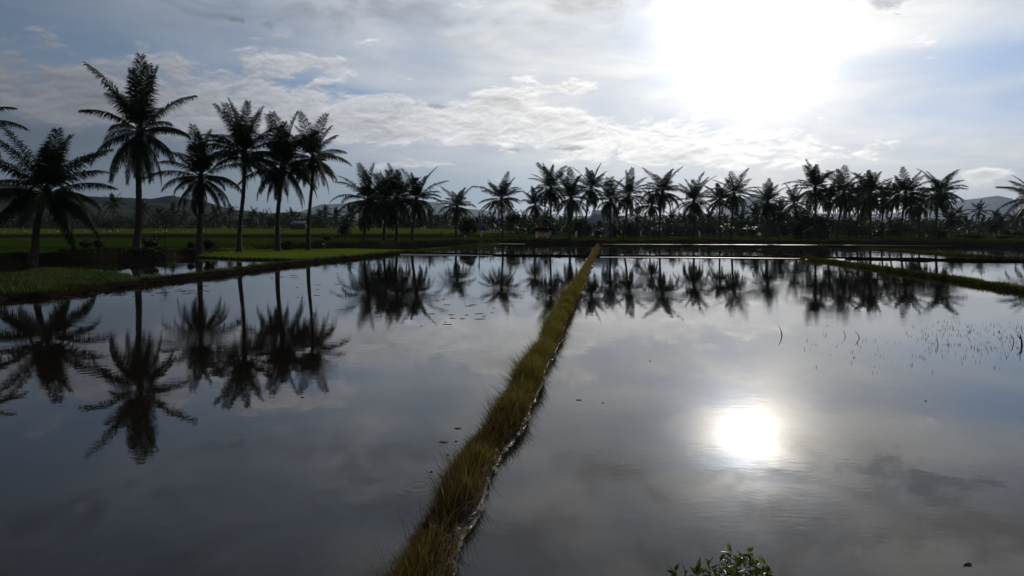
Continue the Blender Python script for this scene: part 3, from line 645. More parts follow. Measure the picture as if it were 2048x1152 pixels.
rows = [
 (735, 730, 403, 118, 0, 6.1, G2, 'left palm of the four clumped together in the middle distance, arching low fronds'),
 (771, 766, 400, 126, 3, 5.8, G2, 'second palm of the four-palm clump, crown merged into its neighbours'),
 (793, 792, 398, 122, 6, 5.8, G2, 'third palm of the four-palm clump, upright tuft of fronds on top'),
 (832, 825, 400, 116, 4, 5.4, G2, 'right palm of the four-palm clump, fronds sweeping out to the right'),
 (914, 914, 414, 145, 2, 4.7, G3, 'small lone coconut palm with a round crown, between the four-palm clump and the pole'),
 (1003, 1002, 398, 150, 5, 5.6, G3, 'lone coconut palm just right of the tall pole with blue cloth'),
 (1070, 1068, 410, 185, 1, 4.9, G3, 'smaller palm standing behind the beige tarpaulin shelter'),
 (1102, 1101, 378, 152, 3, 6.0, G3, 'tall coconut palm just right of the beige tarpaulin shelter'),
 (1142, 1140, 398, 146, 6, 5.7, G3, 'coconut palm with a dark low crown left of the white hanging cloth'),
 (1183, 1168, 378, 160, 1, 5.6, G3, 'tall coconut palm with a leaning foot at the end of the central path'),
 (1221, 1218, 402, 148, 7, 5.0, G3, 'short dark palm in front of the pale roof, right of the path end'),
 (1257, 1246, 392, 156, 0, 5.4, G3, 'coconut palm with a leaning trunk, next right of the pale roof'),
 (1302, 1298, 412, 190, 4, 5.0, G3, 'smaller palm half hidden left of the open-crowned palm'),
 (1325, 1321, 385, 148, 2, 5.7, G3, 'open-crowned palm with wide thin arching fronds right of centre'),
 (1388, 1383, 402, 148, 6, 5.5, G3, 'coconut palm with a flat spreading crown between two gaps of sky'),
 (1440, 1438, 400, 180, 5, 5.4, G3, 'paler palm crown just behind and left of the tufted shore palm'),
 (1468, 1461, 390, 150, 4, 5.3, G3, 'tufted shore palm with a straight trunk beneath the low cream clouds'),
 (1536, 1533, 405, 146, 1, 4.7, G3, 'small ragged palm standing alone left of the right grove'),
 (1562, 1560, 424, 215, 3, 4.8, G4, 'low palm crown at the left foot of the right grove'),
 (1588, 1590, 408, 195, 0, 5.2, G4, 'leftmost palm of the right grove, above the dark thatched hut'),
 (1630, 1629, 378, 158, 6, 6.2, G4, 'tallest palm of the right grove, above the hut roof'),
 (1687, 1673, 386, 152, 2, 6.0, G4, 'palm of the right grove with a thick mounded foot and feathery top'),
 (1660, 1656, 400, 195, 7, 5.4, G4, 'palm hidden between the two tallest crowns of the grove'),
 (1716, 1709, 392, 185, 5, 5.6, G4, 'palm in the grove with crown merged left of the densest crown'),
 (1740, 1737, 388, 160, 3, 6.0, G4, 'densest dark crown in the middle of the right grove'),
 (1768, 1762, 398, 190, 1, 5.6, G4, 'palm just right of the densest crown of the grove'),
 (1792, 1778, 398, 200, 4, 5.5, G4, 'thin-trunked palm inside the grove near its right half'),
 (1810, 1807, 388, 158, 5, 5.8, G4, 'palm with a fan of upright fronds, third from the right end of the grove'),
 (1842, 1832, 412, 185, 7, 4.9, G4, 'low palm between the last two high crowns of the grove'),
 (1878, 1867, 386, 156, 2, 5.9, G4, 'last palm of the right grove, feathery crown over a double trunk'),
 (1876, 1872, 402, 165, 0, 4.6, G4, 'short dark palm tucked under the last feathery crown'),
 (1728, 1722, 412, 215, 6, 5.2, G4, 'slim far palm seen through the middle trunks of the grove'),
 (1695, 1700, 410, 220, 4, 5.0, G4, 'slim far palm seen right of the mounded foot'),
 (1824, 1820, 414, 225, 3, 5.2, G4, 'slim far palm low in the right half of the grove'),
 (1905, 1903, 440, 205, 5, 4.0, G4, 'small palm low beside the right end of the grove'),
 (2068, 2078, 398, 132, 1, 6.3, G3, 'coconut palm cut off by the right edge of the view'),
]
for k, (px, bx, hy, d, v, L, g_, lab) in enumerate(rows):
    palm(px, bx + (((k * 7) % 9) - 4) * (1.6 if g_ is G4 else .8), hy, d, MIDV[v], L, lab, g_, k * 1.37, dead=(k % 3 if k % 4 == 1 else None), nuts=(k % 2 if k % 3 == 0 else None), seed=20 + k, r0=.26, r1=.19, bulge=.28)
# palms beyond the fields, many with their own place behind nearer things
G5 = 'distant coconut palms beyond the fields'
fr = random.Random(5)
fpx = [(150, 432, 300), (168, 425, 320), (226, 408, 265), (284, 420, 270), (60, 425, 300), (20, 428, 320), (318, 430, 300), (345, 426, 290), (372, 432, 320), (430, 430, 300), (461, 424, 285), (505, 432, 285), (525, 436, 320),
       (585, 436, 330), (651, 424, 300), (668, 432, 320), (700, 428, 300), (640, 436, 340), (760, 436, 320), (860, 436, 320), (888, 440, 330), (875, 444, 360), (955, 446, 340), (985, 446, 330), (1022, 438, 240), (1048, 442, 260), (1012, 448, 360),
       (1092, 438, 230), (1120, 446, 320), (1190, 446, 330), (1205, 448, 360), (1232, 438, 260), (1275, 432, 250), (1290, 446, 300), (1345, 440, 280), (1362, 446, 320), (1372, 444, 340), (1405, 444, 330), (1418, 440, 280), (1428, 446, 360), (1450, 446, 330), (1485, 442, 260),
       (1495, 446, 330), (1512, 432, 240), (1550, 436, 240), (1575, 446, 300), (1918, 430, 260), (1932, 446, 320), (1957, 424, 290), (1966, 444, 340), (1992, 436, 290), (2006, 446, 340), (2030, 442, 300), (2046, 436, 280)]
for k, (px, hy, d) in enumerate(fpx):
    where = 'above the left fields' if px < 700 else ('in the far tree line between the left and middle palms' if px < 1060 else ('behind the long shore row of palms' if px < 1590 else 'right of the palm grove below the mountain'))
    o = palm(px + fr.uniform(-2, 2), px, hy, d, FARV[k % 4], fr.uniform(4.0, 5.6), 'small far palm ' + where, G5 + ' ' + where, k * 2.1, seed=90 + k, r0=.26, r1=.2, bulge=.1)
# ------------------------------------------------------------------ broadleaf trees, shrubs, banana plants
def leafcloud(mb, rng, c, r, n, ls, tint0=.4, lobes=7):
    """leaf-sized faces gathered in uneven clumps"""
    cs = rng.normal(0, 1, (lobes, 3)); cs /= np.linalg.norm(cs, axis=1)[:, None]; cs *= rng.uniform(.25, .75, lobes)[:, None]
    rr = rng.uniform(.28, .55, lobes); k = rng.integers(0, lobes, n)
    dv = rng.normal(0, 1, (n, 3)); dv /= np.linalg.norm(dv, axis=1)[:, None]
    p = cs[k] + dv * (rr[k] * rng.uniform(.3, 1.0, n) ** .5)[:, None]
    p = p * np.array(r) + np.array(c)
    a = rng.normal(0, 1, (n, 3)); a /= np.linalg.norm(a, axis=1)[:, None]; b = np.cross(a, rng.normal(0, 1, (n, 3))); b /= np.linalg.norm(b, axis=1)[:, None]
    l = ls * rng.uniform(.6, 1.3, n)[:, None]
    V = np.stack([p - a * l * .5, p + b * l * .26, p + a * l * .5, p - b * l * .26], 1)
    mb.add(V.reshape(-1, 3), np.arange(n * 4).reshape(n, 4), np.clip(tint0 + .25 * rng.normal(0, 1, lobes)[k] + rng.normal(0, .12, n), 0, 1))
def tree(px, d, top, halfw, label, group, seed, n=1500, ls=.5, name='broadleaf_tree', cat='tree', mat='foliage', low=.25):
    rng = np.random.default_rng(seed); x = at(px, d); zb = gz(x, d); root = empty(name, (x, d, zb)); H = CAMH + (HZ - top) / F * d - zb; w = halfw / F * d
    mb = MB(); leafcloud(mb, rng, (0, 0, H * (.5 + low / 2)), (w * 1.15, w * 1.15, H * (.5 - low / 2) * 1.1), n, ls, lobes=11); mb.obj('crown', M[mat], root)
    mb = MB(); tube(mb, [(0, 0, -.2), (.05, 0, H * .3), (-.05, .05, H * .6)], [.06 + H * .02, .04 + H * .014, .03], 8)
    for k in range(4):
        a = rng.uniform(0, 6.28); tube(mb, [(0, 0, H * .28), (w * .3 * math.cos(a), w * .3 * math.sin(a), H * .5), (w * .6 * math.cos(a), w * .6 * math.sin(a), H * .7)], [.04 + H * .008, .03, .015], 5)
    mb.obj('trunk', M['bark'], root); tag(root, label, cat, group); return root
GT = 'dark broadleaf trees among the palms'
tree(938, 158, 432, 18, 'dark bushy tree between the small lone palm and the tall pole', GT, 1, 2200, .42, low=.0)
tree(1028, 200, 424, 17, 'rounded tree right behind the lone palm by the pole', GT, 2, 1600, .5)
tree(1163, 175, 438, 19, 'low dark tree beside the leaning-foot palm at the path end', GT, 3, 2000, .45, low=0)
tree(1612, 172, 418, 36, 'large black mass of tree overhanging the thatched hut', GT, 4, 5200, .5, low=.0)
tree(1262, 200, 436, 22, 'dark thicket tree behind the palms right of the pale roof', GT, 5, 1800, .5, low=0)
tree(1655, 205, 428, 22, 'dark tree in the shade between hut and mounded palm', GT, 6, 1600, .5)
tree(1110, 230, 442, 16, 'small far tree right of the tarpaulin shelter', GT, 7, 1200, .5, low=0)
tree(1505, 190, 438, 15, 'leafy tree left of the small ragged palm', GT, 8, 1500, .45, low=0)
tree(1338, 215, 444, 13, 'small bushy tree right of the open-crowned palm', GT, 9, 1100, .45, low=0)
tree(1990, 230, 434, 20, 'round tree low beneath the mountain at the right', GT, 10, 1500, .5)
tree(2030, 180, 452, 24, 'wide bush under the right edge palm', GT, 11, 1600, .4, low=0)
tree(690, 150, 440, 13, 'dark young tree left of the four-palm clump', GT, 12, 1500, .4, low=.1)
tree(540, 300, 430, 18, 'rounded far tree behind the dark drooping palm', GT, 13, 1200, .6, low=0)
tree(340, 285, 425, 20, 'broad far tree behind the thin sapling', GT, 14, 1400, .6, low=.1)
tree(215, 280, 438, 24, 'broad far tree left of the tallest palm trunk', GT, 15, 1400, .6, low=0)
tree(1196, 200, 441, 14, 'bush in front of the pale roofed house, left side', GT, 19, 1400, .45, low=0)
tree(1232, 205, 439, 16, 'bush in front of the pale roofed house, right side', GT, 20, 1500, .45, low=0)
tree(1880, 175, 460, 20, 'bush at the foot of the last grove palm', GT, 16, 1500, .35, low=0)
tree(1940, 158, 467, 24, 'dark low bush on the far bank beneath the mountain', GT, 17, 1700, .3, low=0)
tree(2010, 165, 470, 20, 'dark low bush near the right edge palm foot', GT, 18, 1400, .3, low=0)
GS = 'small shrubs on the left field edge'
for k, (px, d, top, hw, lab) in enumerate([(170, 73, 478, 13, 'left one of two small round shrubs between the shortest and the tallest palm'), (196, 74, 477, 11, 'right one of two small round shrubs between the shortest and the tallest palm'),
        (299, 66, 473, 19, 'wide shrub against the foot of the tallest palm'), (382, 69, 483, 8, 'tiny shrub just left of the skirted palm foot'), (419, 70, 474, 11, 'shrub against the right side of the skirted palm foot'),
        (655, 120, 462, 13, 'dark shrub right of the rightmost tall palm'), (640, 88, 476, 14, 'low shrub at the foot of the rightmost tall palm'), (575, 84, 482, 12, 'low weeds clump right of the dark drooping palm foot'), (108, 55, 508, 10, 'weedy clump right of the shortest palm foot')]):
    tree(px, d, top, hw, lab, GS, 40 + k, 1500, .16, name='shrub', cat='shrub', mat='shrub', low=.0)
def banana(px, d, h, seed, lab):
    rng = np.random.default_rng(seed); x = at(px, d); zb = gz(x, d); root = empty('banana_plant', (x, d, zb))
    mb = MB(); tube(mb, [(0, 0, -.1), (0, 0, h * .4)], [.16, .1], 8); mb.obj('stem', M['stem'], root)
    mb = MB()
    for k in range(9):
        a = k * 2.4; e0 = rng.uniform(.6, 1.35); L = h * rng.uniform(.5, .7); t = np.linspace(0, 1, 9); e = e0 - 1.7 * t ** 1.5
        p = np.c_[np.cumsum(np.cos(e)) * L / 9 * math.cos(a), np.cumsum(np.cos(e)) * L / 9 * math.sin(a), h * .4 + np.cumsum(np.sin(e)) * L / 9]
        w = L * .13 * np.sin(np.pi * np.clip(t * .95 + .04, 0, 1)) ** .6; sd = np.array([-math.sin(a), math.cos(a), 0])
        up = np.array([0, 0, .35]); l_ = p + (sd - up) * w[:, None]; r_ = p + (-sd - up) * w[:, None]
        V = np.stack([l_, p, r_], 1).reshape(-1, 3); i_ = np.arange(8)[:, None] * 3
        mb.add(V, np.concatenate([i_ + np.array([[0, 1, 4, 3]]), i_ + np.array([[1, 2, 5, 4]])]), rng.uniform(.1, .9))
    mb.obj('leaves', M['banana'], root, smooth=True); tag(root, lab, 'banana plant', 'banana plants on the far bank')
for k, (px, d, h, lab) in enumerate([(1310, 175, 4.2, 'pale banana plant left of the open-crowned palm trunk'), (1452, 180, 4.8, 'banana plant just left of the tufted shore palm trunk'), (1500, 178, 4.6, 'banana plant between the tufted palm and the ragged palm'),
        (1190, 185, 4.0, 'banana plant with shining leaves beside the path-end palm'), (1765, 160, 3.6, 'banana plant among the grove trunks'), (1912, 160, 3.8, 'banana plant at the right of the grove'), (2036, 150, 3.2, 'yellowish banana plant by the right edge'), (1040, 190, 4.0, 'banana plant left of the tarpaulin shelter')]):
    banana(px, d, h, 60 + k, lab)
# thin sapling in the left field
x = at(330, 66); root = empty('sapling', (x, 66, gz(x, 66))); mb = MB(); tube(mb, [(0, 0, -.1), (.05, 0, 1.6), (0, 0, 3.3)], [.045, .035, .015], 6); mb.obj('trunk', M['bark'], root)
mb = MB(); rng = np.random.default_rng(77)
for k in range(9): a = k * 2.4; frond(mb, rng, .75, a, rng.uniform(-.1, .7), .8, 8, start=(0, 0, 2.4 + k * .1), leafl=.35, g=.3, width=.09, tint=.2)
mb.obj('crown', M['shrub'], root); tag(root, 'thin sapling with a sparse tuft of leaves between the tallest palm and the skirted palm', 'sapling')
# far woodland belt: a mass nobody could count
rng = np.random.default_rng(9); mb = MB()
for k in range(620):
    px = rng.uniform(-150, 2250); d = rng.uniform(345, 480); x = at(px, d); zb = gz(x, d)
    h = rng.uniform(7.0, 11.0) * (1.22 if px > 1050 else 1.0); w = rng.uniform(4, 8)
    leafcloud(mb, rng, (x, d, zb + h * .45), (w, w * .6, h * .55), 170, 1.3, tint0=rng.uniform(.1, .6), lobes=6)
for k in range(120):
    px = rng.uniform(1545, 1890); d = rng.uniform(232, 275); x = at(px, d); zb = gz(x, d); h = rng.uniform(4.5, 8.5); w = rng.uniform(3, 6)
    leafcloud(mb, rng, (x, d, zb + h * .45), (w, w * .6, h * .55), 220, .7, tint0=rng.uniform(.1, .5), lobes=7)
for k in range(150):
    px = rng.uniform(1020, 1560); d = rng.uniform(250, 300); x = at(px, d); zb = gz(x, d); h = rng.uniform(4.5, 8.5); w = rng.uniform(3, 6)
    leafcloud(mb, rng, (x, d, zb + h * .45), (w, w * .6, h * .55), 200, .8, tint0=rng.uniform(.1, .6), lobes=7)
tag(mb.obj('woodland', M['foliage']), 'dark far-off belt of woodland beyond the fields', 'woodland', kind='stuff')
mb = MB()
for k in range(260):
    px = rng.uniform(-100, 2200); d = rng.uniform(600, 760); x = at(px, d); zb = gz(x, d); h = rng.uniform(9, 15); w = rng.uniform(8, 16)
    leafcloud(mb, rng, (x, d, zb + h * .4), (w, w * .5, h * .6), 130, 2.4, tint0=rng.uniform(.1, .6), lobes=6)
tag(mb.obj('woodland', M['foliage']), 'paler second belt of woodland near the foot of the hills', 'woodland', kind='stuff')

# ------------------------------------------------------------------ hills and mountains
def ridge(name, prof, d, depth, mat, rough, seed, label=None):
    rng = np.random.default_rng(seed); px = np.linspace(prof[0][0], prof[-1][0], 420); py = np.interp(px, [p[0] for p in prof], [p[1] for p in prof])
    z = CAMH + (HZ - py) / F * d
    ns = np.zeros_like(px)
    for o_ in range(1, 8): ns += np.sin(px * .006 * 2 ** o_ + rng.uniform(0, 6.28)) / 1.7 ** o_
    z = z * (1 + rough * ns); X = (px - 1024) / F * d
    rows_ = []; m_ = 24
    for i_ in range(m_ + 1):
        t = i_ / m_; fz = math.sin(min(t * 2, 1) * math.pi / 2) if t < .5 else math.cos((t - .5) * math.pi)
        yy = d - depth + t * 2 * depth
        nz = np.sin(px * .05 + i_ * .9 + 2 * np.sin(px * .017)) * .06 * fz + rng.normal(0, .012, len(px)) * fz
        if i_ == m_ // 2: nz = nz * .2
        rows_.append(np.c_[X * (yy / d) * (1 if t < .5 else 1), np.full_like(X, yy), z * fz * (.86 + .14 * (t == .5)) * (1 + nz) - 2])
    V = np.array(rows_); n_ = len(px); i_ = np.arange(m_)[:, None] * n_; j_ = np.arange(n_ - 1)[None]
    mb = MB(); mb.add(V.reshape(-1, 3), np.stack([i_ + j_, i_ + j_ + 1, i_ + n_ + j_ + 1, i_ + n_ + j_], -1).reshape(-1, 4))
    tag(mb.obj(name, mat, smooth=True), kind='structure')
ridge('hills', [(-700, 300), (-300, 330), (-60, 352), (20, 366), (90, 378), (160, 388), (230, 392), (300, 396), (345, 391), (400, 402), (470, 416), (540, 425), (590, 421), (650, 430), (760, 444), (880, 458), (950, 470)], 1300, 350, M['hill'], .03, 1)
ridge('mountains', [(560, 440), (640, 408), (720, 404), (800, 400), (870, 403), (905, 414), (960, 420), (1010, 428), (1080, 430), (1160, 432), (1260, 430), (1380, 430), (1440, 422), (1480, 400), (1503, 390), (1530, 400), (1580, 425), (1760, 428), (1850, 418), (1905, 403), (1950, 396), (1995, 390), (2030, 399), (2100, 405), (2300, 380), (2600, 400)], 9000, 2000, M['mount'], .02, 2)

# ------------------------------------------------------------------ huts and shelter
def gable_roof(mb, cx, cy, z0, w, dpt, h, th=.08, over=.3):
    hw = w / 2 + over; hd = dpt / 2 + over
    for s in (-1, 1):
        a = np.array([[0, -hd, z0 + h], [0, hd, z0 + h], [s * hw, hd, z0 - over * h / (w / 2)], [s * hw, -hd, z0 - over * h / (w / 2)]]) + [cx, cy, 0]
        b = a + [0, 0, -th]; v = np.r_[a, b]
        mb.add(v, [[0, 1, 2, 3], [7, 6, 5, 4], [0, 3, 7, 4], [1, 5, 6, 2], [3, 2, 6, 7], [0, 4, 5, 1]])
def gwall(mb, w, d_, h, gh):
    hw, hd = w / 2, d_ / 2
    v = [(-hw, -hd, 0), (hw, -hd, 0), (hw, hd, 0), (-hw, hd, 0), (-hw, -hd, h), (hw, -hd, h), (hw, hd, h), (-hw, hd, h), (0, -hd, h + gh), (0, hd, h + gh)]
    mb.add(v, [[0, 1, 5, 4], [2, 3, 7, 6], [1, 2, 6, 5], [3, 0, 4, 7]]); mb.f.append(np.array([[4, 5, 8], [6, 7, 9]]) + mb.n - 10); mb.t.append(np.full(2, .5))
def hut(name, px, d, w, dp, h, gh, wallm, roofm, lab, rz=0., door=True):
    x = at(px, d); root = empty(name, (x, d, gz(x, d) - .05), rz)
    mb = MB(); gwall(mb, w, dp, h, gh * .93); mb.obj('wall', M[wallm], root)
    mb = MB(); gable_roof(mb, 0, 0, h, w, dp, gh); mb.obj('roof', M[roofm], root)
    if door:
        mb = MB(); box(mb, (w * .15, -dp / 2 - .03, 1.0), (.9, .05, 1.9)); mb.obj('door', M['wood'], root)
        mb = MB(); box(mb, (-w * .22, -dp / 2 - .03, 1.4), (.8, .05, .7)); mb.obj('window', M['dark_rag'], root)
    tag(root, lab, 'hut' if name == 'hut' else 'house'); return root
hut('hut', 598, 292, 4.2, 5.6, 2.2, 1.3, 'darkwall', 'blueroof', 'low dark hut with a dull blue metal roof in the left field', rz=math.pi / 2)
hut('hut', 1631, 166, 4.6, 4.0, 1.9, 1.5, 'darkwall', 'thatch', 'dark thatched hut in the shade of the right grove')
hut('house', 1208, 235, 6.5, 8, 5.0, 4.2, 'wall', 'zincroof', 'large house with a pale grey-blue metal roof behind the shore palms', rz=math.radians(62))
x = at(1085, 149); root = empty('shelter', (x, 149, gz(x, 149)))
for sx in (-1.6, 1.6):
    for sy in (-1.1, 1.1): mb = MB(); tube(mb, [(sx, sy, -.2), (sx * .98, sy, 2.0 + .25 * (sy < 0))], [.06, .05], 6); mb.obj('post', M['wood'], root)
mb = MB(); rng = np.random.default_rng(4); gx_ = np.linspace(-2.3, 2.3, 14); gy_ = np.linspace(-1.7, 1.7, 8); A_, B_ = np.meshgrid(gx_, gy_)
Z_ = 2.35 - .12 * A_ ** 2 * .6 - .1 * B_ + rng.normal(0, .04, A_.shape)
for zo in (0, -.14):
    i_ = np.arange(7)[:, None] * 14; j_ = np.arange(13)[None]; mb.add(np.stack([A_, B_, Z_ + zo], -1).reshape(-1, 3), np.stack([i_ + j_, i_ + j_ + 1, i_ + 15 + j_, i_ + 14 + j_], -1).reshape(-1, 4))
mb.obj('roof', M['thatch'], root)
mb = MB(); box(mb, (0, 0, .32), (3.3, 2.2, .1)); mb.obj('platform', M['wood'], root)
def cloth(mb, x0, x1, ztop, zb0, zb1, y, rng, nx=9, nz=7, amp=.07):
    u = np.linspace(0, 1, nx); v = np.linspace(0, 1, nz); U, V_ = np.meshgrid(u, v); ph = rng.uniform(0, 6)
    X_ = x0 + (x1 - x0) * U + .05 * np.sin(V_ * 5 + ph); Zt = ztop - .12 * np.sin(np.pi * U); Zb = zb0 + (zb1 - zb0) * U + .12 * np.sin(U * 7 + ph)
    Z_ = Zt + (Zb - Zt) * V_; Y_ = y + amp * np.sin(U * 14 + ph) * (.3 + V_)
    for off in (0, .012):
        i_ = np.arange(nz - 1)[:, None] * nx; j_ = np.arange(nx - 1)[None]
        mb.add(np.stack([X_, Y_ + off, Z_], -1).reshape(-1, 3), np.stack([i_ + j_, i_ + j_ + 1, i_ + nx + j_ + 1, i_ + nx + j_], -1).reshape(-1, 4))
mb = MB(); cloth(mb, -1.62, -.75, 1.75, .25, .75, -1.18, rng); mb.obj('tarpaulin', M['tarp'], root)
mb = MB(); cloth(mb, -.95, .05, 1.5, .95, .45, -1.22, rng); mb.obj('tarpaulin', M['tarp_yellow'], root)
mb = MB(); cloth(mb, .15, 1.35, 1.55, .65, .35, -1.18, rng); mb.obj('tarpaulin', M['tarp'], root)
mb = MB(); cloth(mb, 1.55, 1.75, 1.95, .9, .8, -1.2, rng, 4); mb.obj('tarpaulin', M['whitecloth'], root)
tag(root, 'dark roofed field shelter hung with beige and peach tarpaulins on the far bank', 'shelter')

# pole, rags, bird scarers
x = at(958.5, 158); root = empty('pole', (x, 158, gz(x, 158))); mb = MB(); H = CAMH + (HZ - 434) / F * 158 - gz(x, 158)
tube(mb, [(0, 0, -.2), (0, 0, H)], [.12, .10], 8); mb.obj('shaft', M['wood'], root); mb = MB(); box(mb, (0, 0, H + .12), (.34, .34, .5)); box(mb, (-.2, 0, H - .5), (.25, .12, .35)); mb.obj('cap', M['dark_rag'], root)
tag(root, 'dark upright pole with a thick capped top between two lone palms', 'pole')
def stake_cloth(px, py, hpx, wpx, d, mat, lab, seed, cat='bird scarer', red=False, name='bird_scarer', grp=None, base_h=.25):
    rng = np.random.default_rng(seed); x = at(px, d); zb = gz(x, d); k = d / F; H = hpx * k; zc = CAMH + (HZ - py) * k - zb
    root = empty(name, (x, d, zb)); mb = MB(); tube(mb, [(0, .05, -.2), (.03, .05, zc + .15)], .025, 6); mb.obj('stake', M['wood'], root)
    w = wpx * k; t = np.linspace(0, 1, 9); wid = w * (.25 + .75 * np.sin(np.pi * (.15 + .75 * t))) / 2
    cx = w * .15 * np.sin(t * 3 + seed); zz = zc - t * H; mb = MB(); ring = []
    tube(mb, np.c_[cx, -.03 + 0 * t, zz], wid, 8); mb.obj('cloth', M[mat], root, smooth=True)
    mb = MB(); cloth(mb, -w * .8, -w * .2, zc - H * .3, zc - H * .55, zc - H * .45, -.06, rng, 5, 4, .02); mb.obj('cloth_corner', M[mat], root)
    if red: mb = MB(); cloth(mb, w * .1, w * .75, zc - H * .05, zc - H * .6, zc - H * .8, -.02, rng, 5, 5, .03); mb.obj('red_cloth', M['redcloth'], root)
    tag(root, lab, cat, grp)
GB = 'white cloths hung on stakes by the far shore'
stake_cloth(963, 461, 13, 5, 150, 'whitecloth', 'white and faded red cloth hanging on a stake beside the tall pole', 1, red=True, grp=GB)
stake_cloth(1152.5, 461.5, 13, 3.6, 150, 'whitecloth', 'brightest tall white cloth on a stake left of the path end', 2, grp=GB)
stake_cloth(1186, 465, 7, 3.0, 165, 'whitecloth', 'short greyish white cloth just left of the path-end palm', 3, grp=GB)
stake_cloth(1282, 461, 12, 2.6, 170, 'whitecloth', 'narrow slanting white cloth left of the open-crowned palm', 4, grp=GB)
stake_cloth(1399, 462, 12, 3.0, 155, 'whitecloth', 'narrow white cloth right of the flat spreading palm', 5, grp=GB)
stake_cloth(1518, 465, 7, 6, 152, 'whitecloth', 'round white bundle on a stake left of the small ragged palm', 6, grp=GB)
stake_cloth(931, 471, 3.5, 3.0, 156, 'whitecloth', 'tiny white rag low on a stake left of the dark bushy tree', 7, grp=GB)
stake_cloth(883, 463, 10, 3.4, 168, 'dark_rag', 'dark rag wrapped post left of the small lone palm', 8, grp=None)
x = at(965.5, 160); root = empty('blue_tarpaulin', (x, 160, gz(x, 160))); mb = MB(); tube(mb, [(-.5, 0, -.2), (-.5, 0, 1.9)], .04, 6); mb.obj('stake', M['wood'], root)
mb = MB(); cloth(mb, -.55, .5, CAMH + (HZ - 452) / F * 160 - gz(x, 160), 2.0, 1.9, 0, rng); mb.obj('sheet', M['bluecloth'], root); tag(root, 'small dark blue tarpaulin hanging right of the tall pole', 'tarpaulin')
# egrets
def egret_parts():
    mb = MB(); ellip(mb, (0, 0, .38), (.20, .09, .10), 10, 6); tube(mb, [(.13, 0, .42), (.22, 0, .52), (.17, 0, .62), (.21, 0, .70)], [.055, .035, .028, .035], 8); tube(mb, [(-.15, 0, .38), (-.30, 0, .33)], [.06, .015], 6)
    b = mb.mesh('body', M['feather'], True)
    mb = MB(); tube(mb, [(.21, 0, .70), (.33, 0, .68)], [.018, .003], 6); k = mb.mesh('beak', M['beak'])
    mb = MB(); tube(mb, [(0, 0, -.05), (.02, 0, .18), (0, 0, .32)], [.010, .012, .015], 5); l = mb.mesh('leg', M['dark_rag']); return b, k, l
EB, EK, EL = egret_parts()
eg = [(9, 454), (30, 454), (50, 454), (60, 455), (98, 454), (115, 458), (138, 454), (171, 456), (187, 456), (208, 457), (220, 457), (236, 458), (312, 458), (326, 456), (332, 459), (367, 458), (375, 458), (407, 460), (1718, 467), (1835, 467), (1853, 467.5)]
for k, (px, py) in enumerate(eg):
    d = 212 if px < 700 else 190
    x = at(px, d); z = gz(x, d); root = empty('egret', (x, d, z), fr.uniform(0, 6.28)); s = 1.25 + .25 * (k % 3)
    inst('body', EB, root, sc=s); inst('beak', EK, root, sc=s); inst('leg', EL, root, (0, .04 * s, 0), 0, s); inst('leg', EL, root, (0, -.04 * s, 0), 0, s)
    tag(root, 'small white egret standing in the far left field' if px < 700 else 'small white egret standing among the trunks of the right grove', 'egret', 'white egrets in the left field' if px < 700 else 'white egrets behind the right grove')

# rubble on the left bank
rng = np.random.default_rng(33); mb = MB()
for k in range(420):
    px = rng.uniform(120, 330); py = rng.uniform(503, 516); d = rng.uniform(60, 67); x = at(px, d)
    r_ = rng.uniform(.06, .2); ellip(mb, (x, d, gz(x, d) + r_ * .3), (r_ * 1.3, r_, r_ * .7), 6, 4, .2, rng)
for k in range(900):
    P, s, N, wv, hv, cen = B_left; kk = rng.integers(int(len(P) * .05), int(len(P) * .8)); o_ = wv[kk] * .5 * rng.uniform(.3, 1.05); r_ = rng.uniform(.012, .045)
    ellip(mb, (P[kk, 0] + N[kk, 0] * o_, P[kk, 1] + N[kk, 1] * o_, rng.uniform(0, .08)), (r_ * 1.4, r_, r_ * .8), 6, 4, .25, rng)
tag(mb.obj('rubble', M['stone']), 'broken stones and mud clods heaped along the left bank and dyke', 'rubble', kind='stuff')

# rice stubble and reeds in the right pool
rng = np.random.default_rng(8); mb = MB(); pts = []
for k in range(280):
    if k < 170: px = rng.uniform(1840, 2060); py = 668 + rng.normal(0, 16) + (px - 1940) * .04
    else: px = 2050 - 450 * rng.uniform(0, 1) ** 1.2; py = 690 + rng.normal(0, 24)
    if py < 640 or py > 750: continue
    pts.append(gp(px, py))
pts = np.array(pts); n = len(pts)
for rep in range(3):
    q = pts + rng.normal(0, .035, pts.shape); m_ = rng.uniform(0, 1, n) < [1, .7, .4][rep]; q = q[m_]; k = len(q); a = rng.uniform(0, 6.28, k)
    blades(mb, np.c_[q, np.full(k, -.03)], rng.uniform(.04, .11, k), np.full(k, .010), np.c_[np.cos(a), np.sin(a)], rng.uniform(0, .3, k), rng.uniform(0, 1, k), rng)
tag(mb.obj('rice_stubble', M['stub']), 'short dark rice stubble poking out of the right pool', 'rice stubble', kind='stuff')
def reed(px, py, H, bx, lab, r=.006, kink=False):
    x, y = gp(px, py); root = None; t = np.linspace(0, 1, 12); mb = MB()
    tube(mb, np.c_[bx * t ** 2, 0 * t, H * (t - .15 * t ** 2) - .05 * (1 - t)], np.linspace(r * 1.6, r * .5, 12), 6)
    if kink: tube(mb, [(bx * .16, 0, H * .4), (bx * .16 - .10, 0, H * .75)], [r, r * .5], 5)
    o = mb.obj('reed', M['stub'], loc=(x, y, 0)); tag(o, lab, 'reed', 'bent reeds standing in the right pool')
reed(1564, 671, .27, -.08, 'leftmost bent reed, leaning left beneath the grove reflection', .010)
reed(1691, 672, .17, -.06, 'short reed leaning left at the middle of the stubble')
reed(1719, 676, .19, -.11, 'strongly bowed reed right of the short leaning reed', .007)
reed(1876, 690, .22, -.04, 'straight thin reed at the left of the dense stubble')
